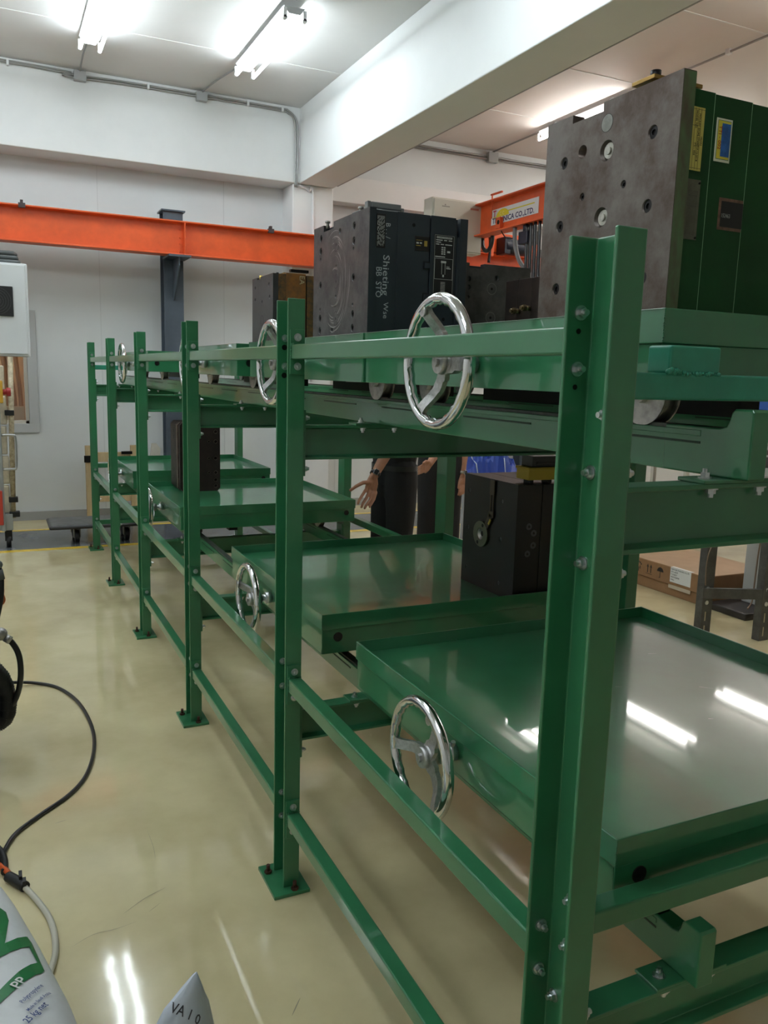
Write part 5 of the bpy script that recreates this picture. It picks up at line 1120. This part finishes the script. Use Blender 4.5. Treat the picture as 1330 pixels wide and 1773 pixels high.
def person(label, base, heading, h, armL, armR, fingersL, fingersR, watch=None):
    """armL / armR: [elbow, wrist, knuckle] world points; fingers: list of 5 (thumb first) point lists"""
    s = h/1.72; f, l = frame_of(heading); B = Vector(base)
    W_ = lambda fx, ly, z: B+f*fx*s+l*ly*s+Vector((0, 0, z*s))
    t = thing('person', label, 'person', base)
    body = MB()
    # torso, neck, head
    capsule_chain(body, [W_(0, 0, 0.90), W_(0.0, 0, 1.02), W_(0.0, 0, 1.15), W_(-0.01, 0, 1.30), W_(-0.01, 0, 1.40), W_(0, 0, 1.46)], [(0.10*s, 0.10*s), (0.115*s,)*2, (0.12*s,)*2, (0.12*s,)*2, (0.10*s,)*2, 0.055*s], 18)
    for sd in (1, -1):
        capsule_chain(body, [W_(0, 0.02*sd, 1.0), W_(0, 0.07*sd, 1.15), W_(-0.01, 0.10*sd, 1.33)], [0.10*s, 0.10*s, 0.085*s])
        capsule_chain(body, [W_(-0.01, 0.05*sd, 1.385), W_(-0.01, 0.165*sd, 1.375)], [0.055*s, 0.055*s])
        # legs
        capsule_chain(body, [W_(0, 0.08*sd, 0.90), W_(0.0, 0.095*sd, 0.68), W_(0.01, 0.10*sd, 0.47), W_(0, 0.105*sd, 0.30), W_(-0.01, 0.11*sd, 0.10)], [0.088*s, 0.075*s, 0.055*s, 0.052*s, 0.036*s])
        capsule_chain(body, [W_(-0.03, 0.11*sd, 0.045), W_(0.10, 0.12*sd, 0.035), W_(0.17, 0.125*sd, 0.03)], [0.038*s, 0.036*s, 0.028*s])
    capsule_chain(body, [W_(0, 0, 1.44), W_(0.005, 0, 1.54)], [0.052*s, 0.050*s])
    body.sphere(W_(0.015, 0, 1.625), 0.105*s, 18, (0.80, 0.80, 1.06)); body.sphere(W_(0.035, 0, 1.565), 0.062*s, 14, (1, 1, 0.9))
    body.sphere(W_(0.105, 0, 1.60), 0.015*s, 10, (1, 1, 1.4))
    for sd in (1, -1): body.sphere(W_(0.005, 0.083*sd, 1.61), 0.022*s, 10, (0.8, 0.6, 1.3))
    for sd, arm, fing in ((1, armL, fingersL), (-1, armR, fingersR)):
        sh = W_(-0.01, 0.185*sd, 1.365); el, wr, kn = [Vector(p) for p in arm]
        capsule_chain(body, [sh, sh.lerp(el, 0.5), el, el.lerp(wr, 0.35), wr], [0.052*s, 0.044*s, 0.038*s, 0.038*s, 0.026*s])
        ax = (kn-wr).normalized()
        side = Vector(fing[1][0])-Vector(fing[4][0]); side = (side-ax*side.dot(ax)).normalized()
        # palm as a flattened bundle
        for q_ in (-1, -0.35, 0.35, 1):
            capsule_chain(body, [wr+side*0.012*q_, wr.lerp(kn, 0.5)+side*0.027*q_, kn+side*0.030*q_], [0.016, 0.0145, 0.0115])
        rads = [(0.0135, 0.0118, 0.0098), (0.0108, 0.0099, 0.0083), (0.0110, 0.0101, 0.0085), (0.0106, 0.0097, 0.0081), (0.0096, 0.0087, 0.0073)]
        for fp_, rr in zip(fing, rads):
            P = [Vector(p) for p in fp_]; m = len(P)
            capsule_chain(body, P, [rr[0]+(rr[2]-rr[0])*i/(m-1) for i in range(m)], 10)
    remeshed('body', body, 0.0045, SKIN, t, 2)
    # trousers
    tr = MB()
    capsule_chain(tr, [W_(0, 0, 0.88), W_(0, 0, 1.03)], [0.118*s, 0.122*s], 20)
    for sd in (1, -1):
        capsule_chain(tr, [W_(0, 0.075*sd, 1.015), W_(0.0, 0.082*sd, 0.90), W_(0.0, 0.092*sd, 0.72), W_(0.012, 0.098*sd, 0.48), W_(0.0, 0.104*sd, 0.28), W_(-0.005, 0.108*sd, 0.07)], [0.108*s, 0.112*s, 0.100*s, 0.084*s, 0.078*s, 0.074*s], 18)
    remeshed('trousers', tr, 0.010, CLOTH, t, 5)
    sh_ = MB()
    capsule_chain(sh_, [W_(0, 0, 1.02), W_(0.0, 0, 1.15), W_(-0.01, 0, 1.30), W_(-0.01, 0, 1.41)], [0.132*s, 0.136*s, 0.134*s, 0.105*s], 18)
    for sd, arm in ((1, armL), (-1, armR)):
        capsule_chain(sh_, [W_(0, 0.045*sd, 1.01), W_(0, 0.085*sd, 1.15), W_(-0.01, 0.105*sd, 1.33)], [0.115*s, 0.112*s, 0.10*s])
        s0 = W_(-0.01, 0.175*sd, 1.37); el = Vector(arm[0])
        capsule_chain(sh_, [W_(-0.01, 0.05*sd, 1.395), s0, s0.lerp(el, 0.6)], [0.068*s, 0.068*s, 0.058*s])
    remeshed('shirt', sh_, 0.010, SHIRT, t, 4)
    part('belt', MB().add(*(lambda n: ([W_(0.129*math.cos(2*math.pi*i/n), 0.195*math.sin(2*math.pi*i/n), z) for z in (0.985, 1.018) for i in range(n)], [(i, (i+1) % n, n+(i+1) % n, n+i) for i in range(n)]))(32), True), mat('black leather belt', (0.015, 0.014, 0.014), 0.3), t)
    for sd in (1, -1):
        sho = MB(); capsule_chain(sho, [W_(-0.045, 0.11*sd, 0.05), W_(0.06, 0.115*sd, 0.048), W_(0.19, 0.125*sd, 0.04)], [0.047*s, 0.047*s, 0.036*s]); sho.box(0, 0, 0, 0, 0, 0)
        o = remeshed('shoe', sho, 0.008, mat('black shoe leather', (0.012, 0.011, 0.010), 0.35), t, 3)
        for v in o.data.vertices:
            if v.co.z < 0.004-base[2]: v.co.z = 0.004-base[2]
    hr = MB(); hr.sphere(W_(0.002, 0, 1.645), 0.112*s, 18, (0.82, 0.82, 0.98))
    ho = part('hair', hr, HAIR, t)
    # keep only the cap above the brow
    bm = bmesh.new(); bm.from_mesh(ho.data)
    o0 = origin(t)
    kill = [v for v in bm.verts if (v.co+o0-W_(0.002, 0, 1.645)).dot(f) > 0.02*s and (v.co.z+o0.z) < 1.675*s+base[2] or (v.co.z+o0.z) < 1.585*s+base[2]]
    bmesh.ops.delete(bm, geom=kill, context='VERTS'); bm.to_mesh(ho.data); bm.free()
    for sd in (1, -1): part('eye', MB().sphere(W_(0.093, 0.032*sd, 1.635), 0.011*s, 10), mat('eye', (0.03, 0.02, 0.015), 0.2), t)
    part('mouth', MB().sphere(W_(0.092, 0, 1.556), 0.02*s, 10, (0.35, 1.0, 0.25)), mat('lips', (0.35, 0.12, 0.09), 0.5), t)
    for (sd, arm, kind) in watch or []:
        el, wr, kn = [Vector(p) for p in arm]; ax = (wr-el).normalized(); c = wr-ax*0.025
        a = ax.orthogonal().normalized(); b = ax.cross(a); n = 22
        R_ = 0.0305; vs = []
        for hh in (-0.011, 0.011):
            for rr in (R_, R_+0.003):
                for i in range(n): vs.append(c+ax*hh+(a*math.cos(2*math.pi*i/n)+b*math.sin(2*math.pi*i/n))*rr)
        fs = []
        for i in range(n):
            j = (i+1) % n
            fs += [(n+i, n+j, 3*n+j, 3*n+i), (i, n+i, n+j, j)[::-1], (2*n+i, 2*n+j, 3*n+j, 3*n+i)]
        wt = part('watch', MB().add(vs, fs, True), mat('black watch strap', (0.01, 0.01, 0.011), 0.4) if kind == 'black' else mat('steel bracelet', (0.45, 0.43, 0.38), 0.3, 0.9), t)
        out = Vector(kind_dir[kind]); out = (out-ax*out.dot(ax)).normalized(); sid = ax.cross(out)
        mbw = MB(); cc = c+out*(R_+0.004); e1, e2, e3 = ax*0.019, sid*0.016, out*0.005
        vv = [cc+a_*e1+b_*e2+c_*e3 for c_ in (-1, 1) for a_, b_ in ((-1, -1), (1, -1), (1, 1), (-1, 1))]
        mbw.add(vv, [(0, 3, 2, 1), (4, 5, 6, 7), (0, 1, 5, 4), (1, 2, 6, 5), (2, 3, 7, 6), (3, 0, 4, 7)])
        part('watch_case', mbw, mat('steel watch case', (0.5, 0.5, 0.5), 0.25, 0.9), wt, 0.003, 3)
        e1, e2 = e1*0.84, e2*0.82; cc = cc+out*0.0053
        part('watch_face', MB().add([cc-e1-e2, cc+e1-e2, cc+e1+e2, cc-e1+e2], [(0, 1, 2, 3)]), mat('dark watch glass', (0.015, 0.017, 0.02), 0.12), wt)
    return t
kind_dir = {'black': (-0.35, -0.9, 0.15), 'steel': (0.3, -0.9, 0)}
# person A: at the third lower tray, left hand on the tray corner
eA, wA, kA = (1.545, 3.80, 1.20), (1.373, 3.735, 0.968), (1.352, 3.725, 0.890)
fA = [[(1.345, 3.725, 0.937), (1.290, 3.705, 0.938), (1.238, 3.69, 0.920), (1.196, 3.68, 0.898)],
      [(1.318, 3.72, 0.893), (1.283, 3.70, 0.859), (1.256, 3.682, 0.833), (1.244, 3.672, 0.814)],
      [(1.341, 3.717, 0.880), (1.307, 3.695, 0.838), (1.279, 3.680, 0.811), (1.268, 3.672, 0.791)],
      [(1.364, 3.717, 0.872), (1.335, 3.695, 0.826), (1.305, 3.682, 0.799), (1.291, 3.674, 0.783)],
      [(1.387, 3.72, 0.872), (1.366, 3.702, 0.831), (1.341, 3.688, 0.803), (1.326, 3.680, 0.789)]]
rA = [(1.80, 4.16, 1.13), (1.72, 4.08, 0.93), (1.69, 4.05, 0.85)]
fRA = [[(1.70, 4.06, 0.90), (1.675, 4.03, 0.86), (1.665, 4.02, 0.83)]]+[[(1.69+0.02*k, 4.05+0.012*k, 0.85), (1.685+0.02*k, 4.045+0.012*k, 0.80), (1.69+0.02*k, 4.05+0.012*k, 0.765)] for k in range(4)]
person('man in black shirt and trousers resting his hand on a tray corner', (1.635, 3.98, 0), math.radians(188), 1.72, [eA, wA, kA], rA, fA, fRA, [(1, [eA, wA, kA], 'black')])
# person B: standing behind, one hand at the belt
eB, wB, kB = (2.735, 4.92, 1.08), (2.700, 4.885, 0.80), (2.695, 4.875, 0.715)
fB = [[(2.675, 4.86, 0.765), (2.655, 4.85, 0.735), (2.648, 4.845, 0.705)]]+[[(2.668+0.018*k, 4.865+0.004*k, 0.718), (2.660+0.018*k, 4.850+0.004*k, 0.672), (2.655+0.018*k, 4.855+0.004*k, 0.640+0.006*abs(k-1))] for k in range(4)]
eR, wR, kR = (2.42, 4.80, 1.03), (2.285, 4.685, 0.925), (2.225, 4.655, 0.895)
fR = [[(2.262, 4.655, 0.945), (2.228, 4.640, 0.952), (2.205, 4.635, 0.940)]]+[[(2.222, 4.650, 0.928-0.018*k), (2.188, 4.640, 0.918-0.018*k), (2.180, 4.668, 0.905-0.018*k)] for k in range(4)]
person('man in black clothes with steel watch standing behind his colleague', (2.56, 5.0, 0), math.radians(250), 1.70, [eB, wB, kB], [eR, wR, kR], fB, fR, [(1, [eB, wB, kB], 'steel')])

# a black hand crank switch on a rear post
bpy.context.view_layer.update()
